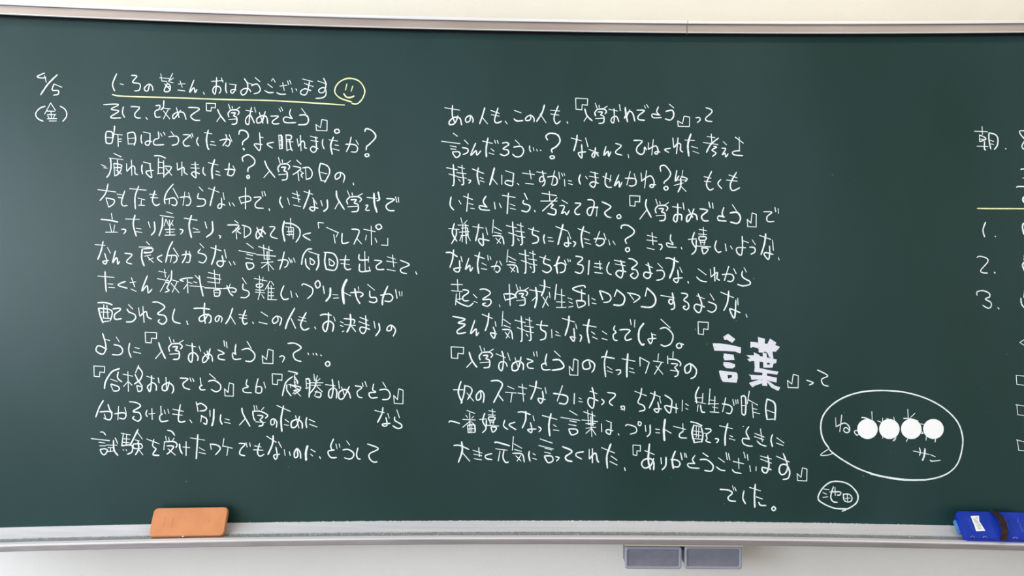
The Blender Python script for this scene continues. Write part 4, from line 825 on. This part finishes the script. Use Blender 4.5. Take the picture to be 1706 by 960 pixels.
bm = bmesh.new(); add_box(bm, .018, .030, -.0003, .0008, .022, .046, .0002); from_bm('raised_mark', bm, M_ORANGE, og)
bm = bmesh.new(); tube(bm, [(.125+.006*math.cos(a), .0002, .035+.008*math.sin(a)) for a in [2*PI*k/20 for k in range(21)]], .0005, 6); from_bm('raised_mark', bm, M_ORANGE, og)
bm = bmesh.new(); bmesh.ops.create_uvsphere(bm, u_segments=12, v_segments=8, radius=.0028, matrix=Matrix.Translation((.078, .004, .0003)) @ Matrix.Diagonal((1.2, 1, .8, 1)))
from_bm('rivet', bm, M_STEEL, og, True)

be = eraser('board_eraser', 1609.5, 1730, 896.6, .79, .172, .0715, M_BLUE, M_LBLUE, 'blue plastic chalkboard eraser with a dark brown hand strap', T1=.014, T2=.012, pb=.075, ti=.012, bi=.020, pdx=-.007)
H = .0715
def poly(name, pts, y, m, th=.0004):
    bm = bmesh.new(); loft(bm, [[Vector((x, y+th, z)) for x, z in pts], [Vector((x, y, z)) for x, z in pts]]); return from_bm(name, bm, m, be)
poly('sticker', [(.0300, .80*H), (.0500, .82*H), (.0455, .62*H), (.0505, .27*H), (.0290, .25*H), (.0300, .45*H)], -.0005, M_STICK)['label'] = 'white torn paper sticker'
poly('sticker_print', [(.0335, .74*H), (.0465, .76*H), (.0425, .62*H), (.0455, .33*H), (.0345, .32*H)], -.0008, noisy(mat('worn_print', (.5, .55, .5), .7), (.42, .47, .42), (.8, .82, .8), 260, 3))
bm = bmesh.new(); rings = []                            # strap arching over the face
for k in range(15):
    t = k/14; z = -.004+t*(H+.006); b = -.002-.012*math.sin(PI*t)**.8; xo = .076+.006*math.sin(PI*t)+.002*t
    rings.append([Vector((xo, b, z)), Vector((xo+.0155, b, z)), Vector((xo+.0155, b+.0018, z)), Vector((xo, b+.0018, z))])
loft(bm, rings); from_bm('hand_strap', bm, M_STRAP, be)
for x in (.016, .044, .112): rivet(be, x, .0014, r=.0048)
random.seed(3)
for cx, cz, n, s in ((.0225, .52*H, 7, 1), (.108, .55*H, 9, 1), (.136, .55*H, 8, 1.5)):   # faded printing running up the plate
    bm = bmesh.new()
    for k in range(n):
        z = cz+(k-n/2)*.0045; x = cx
        for _ in range(2):
            a = random.uniform(0, PI); d = .0013*s
            p = Vector((x+random.uniform(-.001, .001)*s, -.0003, z)); u = Vector((math.cos(a)*d, 0, math.sin(a)*d)); v = Vector((-math.sin(a), 0, math.cos(a)))*.00035
            bm.faces.new([bm.verts.new(q) for q in (p-u-v, p+u-v, p+u+v, p-u+v)])
    from_bm('faded_print', bm, M_PRINT, be)

# ---------------------------------------------------------------- grey chalk drawers under the tray
def drawer(px0, px1, pyt, pyb, label):
    Yf = Y0-.064
    a = at(px0, pyb, Yf); b = at(px1, pyt, Yf); W = b.x-a.x; Hh = b.z-a.z
    root = empty('chalk_drawer', (a.x, Yf, a.z)); root.rotation_euler = (0, 0, 0); tag(root, label, 'drawer', 'grey chalk drawers under the tray')
    def ring(ins, y, r): return [Vector((ins+x*(W-2*ins)/W, y, ins+z*(Hh-2*ins)/Hh)) for x, z in rrect(W, Hh, r)]
    bm = bmesh.new(); loft(bm, [ring(.001, .010, .005), ring(0, .004, .006), ring(.0008, .001, .006), ring(.0025, 0, .006), ring(.0052, 0, .006), ring(.0068, .003, .005)], True, False)
    from_bm('front_rim', bm, M_GREYL, root)
    bm = bmesh.new(); loft(bm, [ring(.0064, .0045, .005), ring(.0064, .0028, .005)]); from_bm('recessed_panel', bm, M_GREYP, root)
    bm = bmesh.new(); loft(bm, [ring(.004, .060, .003), ring(.004, .010, .003)]); from_bm('drawer_body', bm, M_GREYP, root)
drawer(1041, 1136.3, 911.8, 948.6, 'left one of two grey plastic chalk drawers below the tray')
drawer(1140.5, 1237, 911.5, 948.8, 'right one of two grey plastic chalk drawers below the tray')
a = at(1041, 911, Y0-.062); b = at(1237.5, 906, Y0-.062)
bm = bmesh.new(); add_box(bm, a.x, b.x, Y0-.062, Y0+.01, a.z+.0018, b.z+.004); o = adopt(from_bm('drawer_bracket', bm, M_CREAMP)); o['label'] = 'cream bracket strip above the drawers'
c = at(1138.6, 913, Y0-.058)
bm = bmesh.new(); add_box(bm, c.x-.0045, c.x+.0045, Y0-.058, Y0+.01, c.z-.005, c.z+.003); adopt(from_bm('bracket_clip', bm, M_BLACK))
# half-round catch in the groove of the tray
c = at(1079.5, 892, ys(.33)-.058); bm = bmesh.new()
tube(bm, [(c.x+.0115*math.cos(t), c.y, ZB-.0175+.0075*math.sin(t)) for t in [PI*k/12 for k in range(13)]], .0009, 6)
adopt(from_bm('tray_catch', bm, M_STEEL))
# ---------------------------------------------------------------- housings of the added ceiling lamps, all out of view
for x, y in ADDED_LAMPS:
    where = ('near the left wall', 'in the middle', 'near the right wall')[0 if x < 0 else 1 if x < 2 else 2]+(' just before the chalkboard' if y > 0 else ' at the back of the room')
    bm = bmesh.new(); add_box(bm, x-.62, x+.62, y-.13, y+.13, 2.95, 2.999, .006)
    tag(from_bm('ceiling_lamp', bm, M_CEIL), 'long white ceiling lamp '+where, 'lamp', 'fluorescent ceiling lamps')
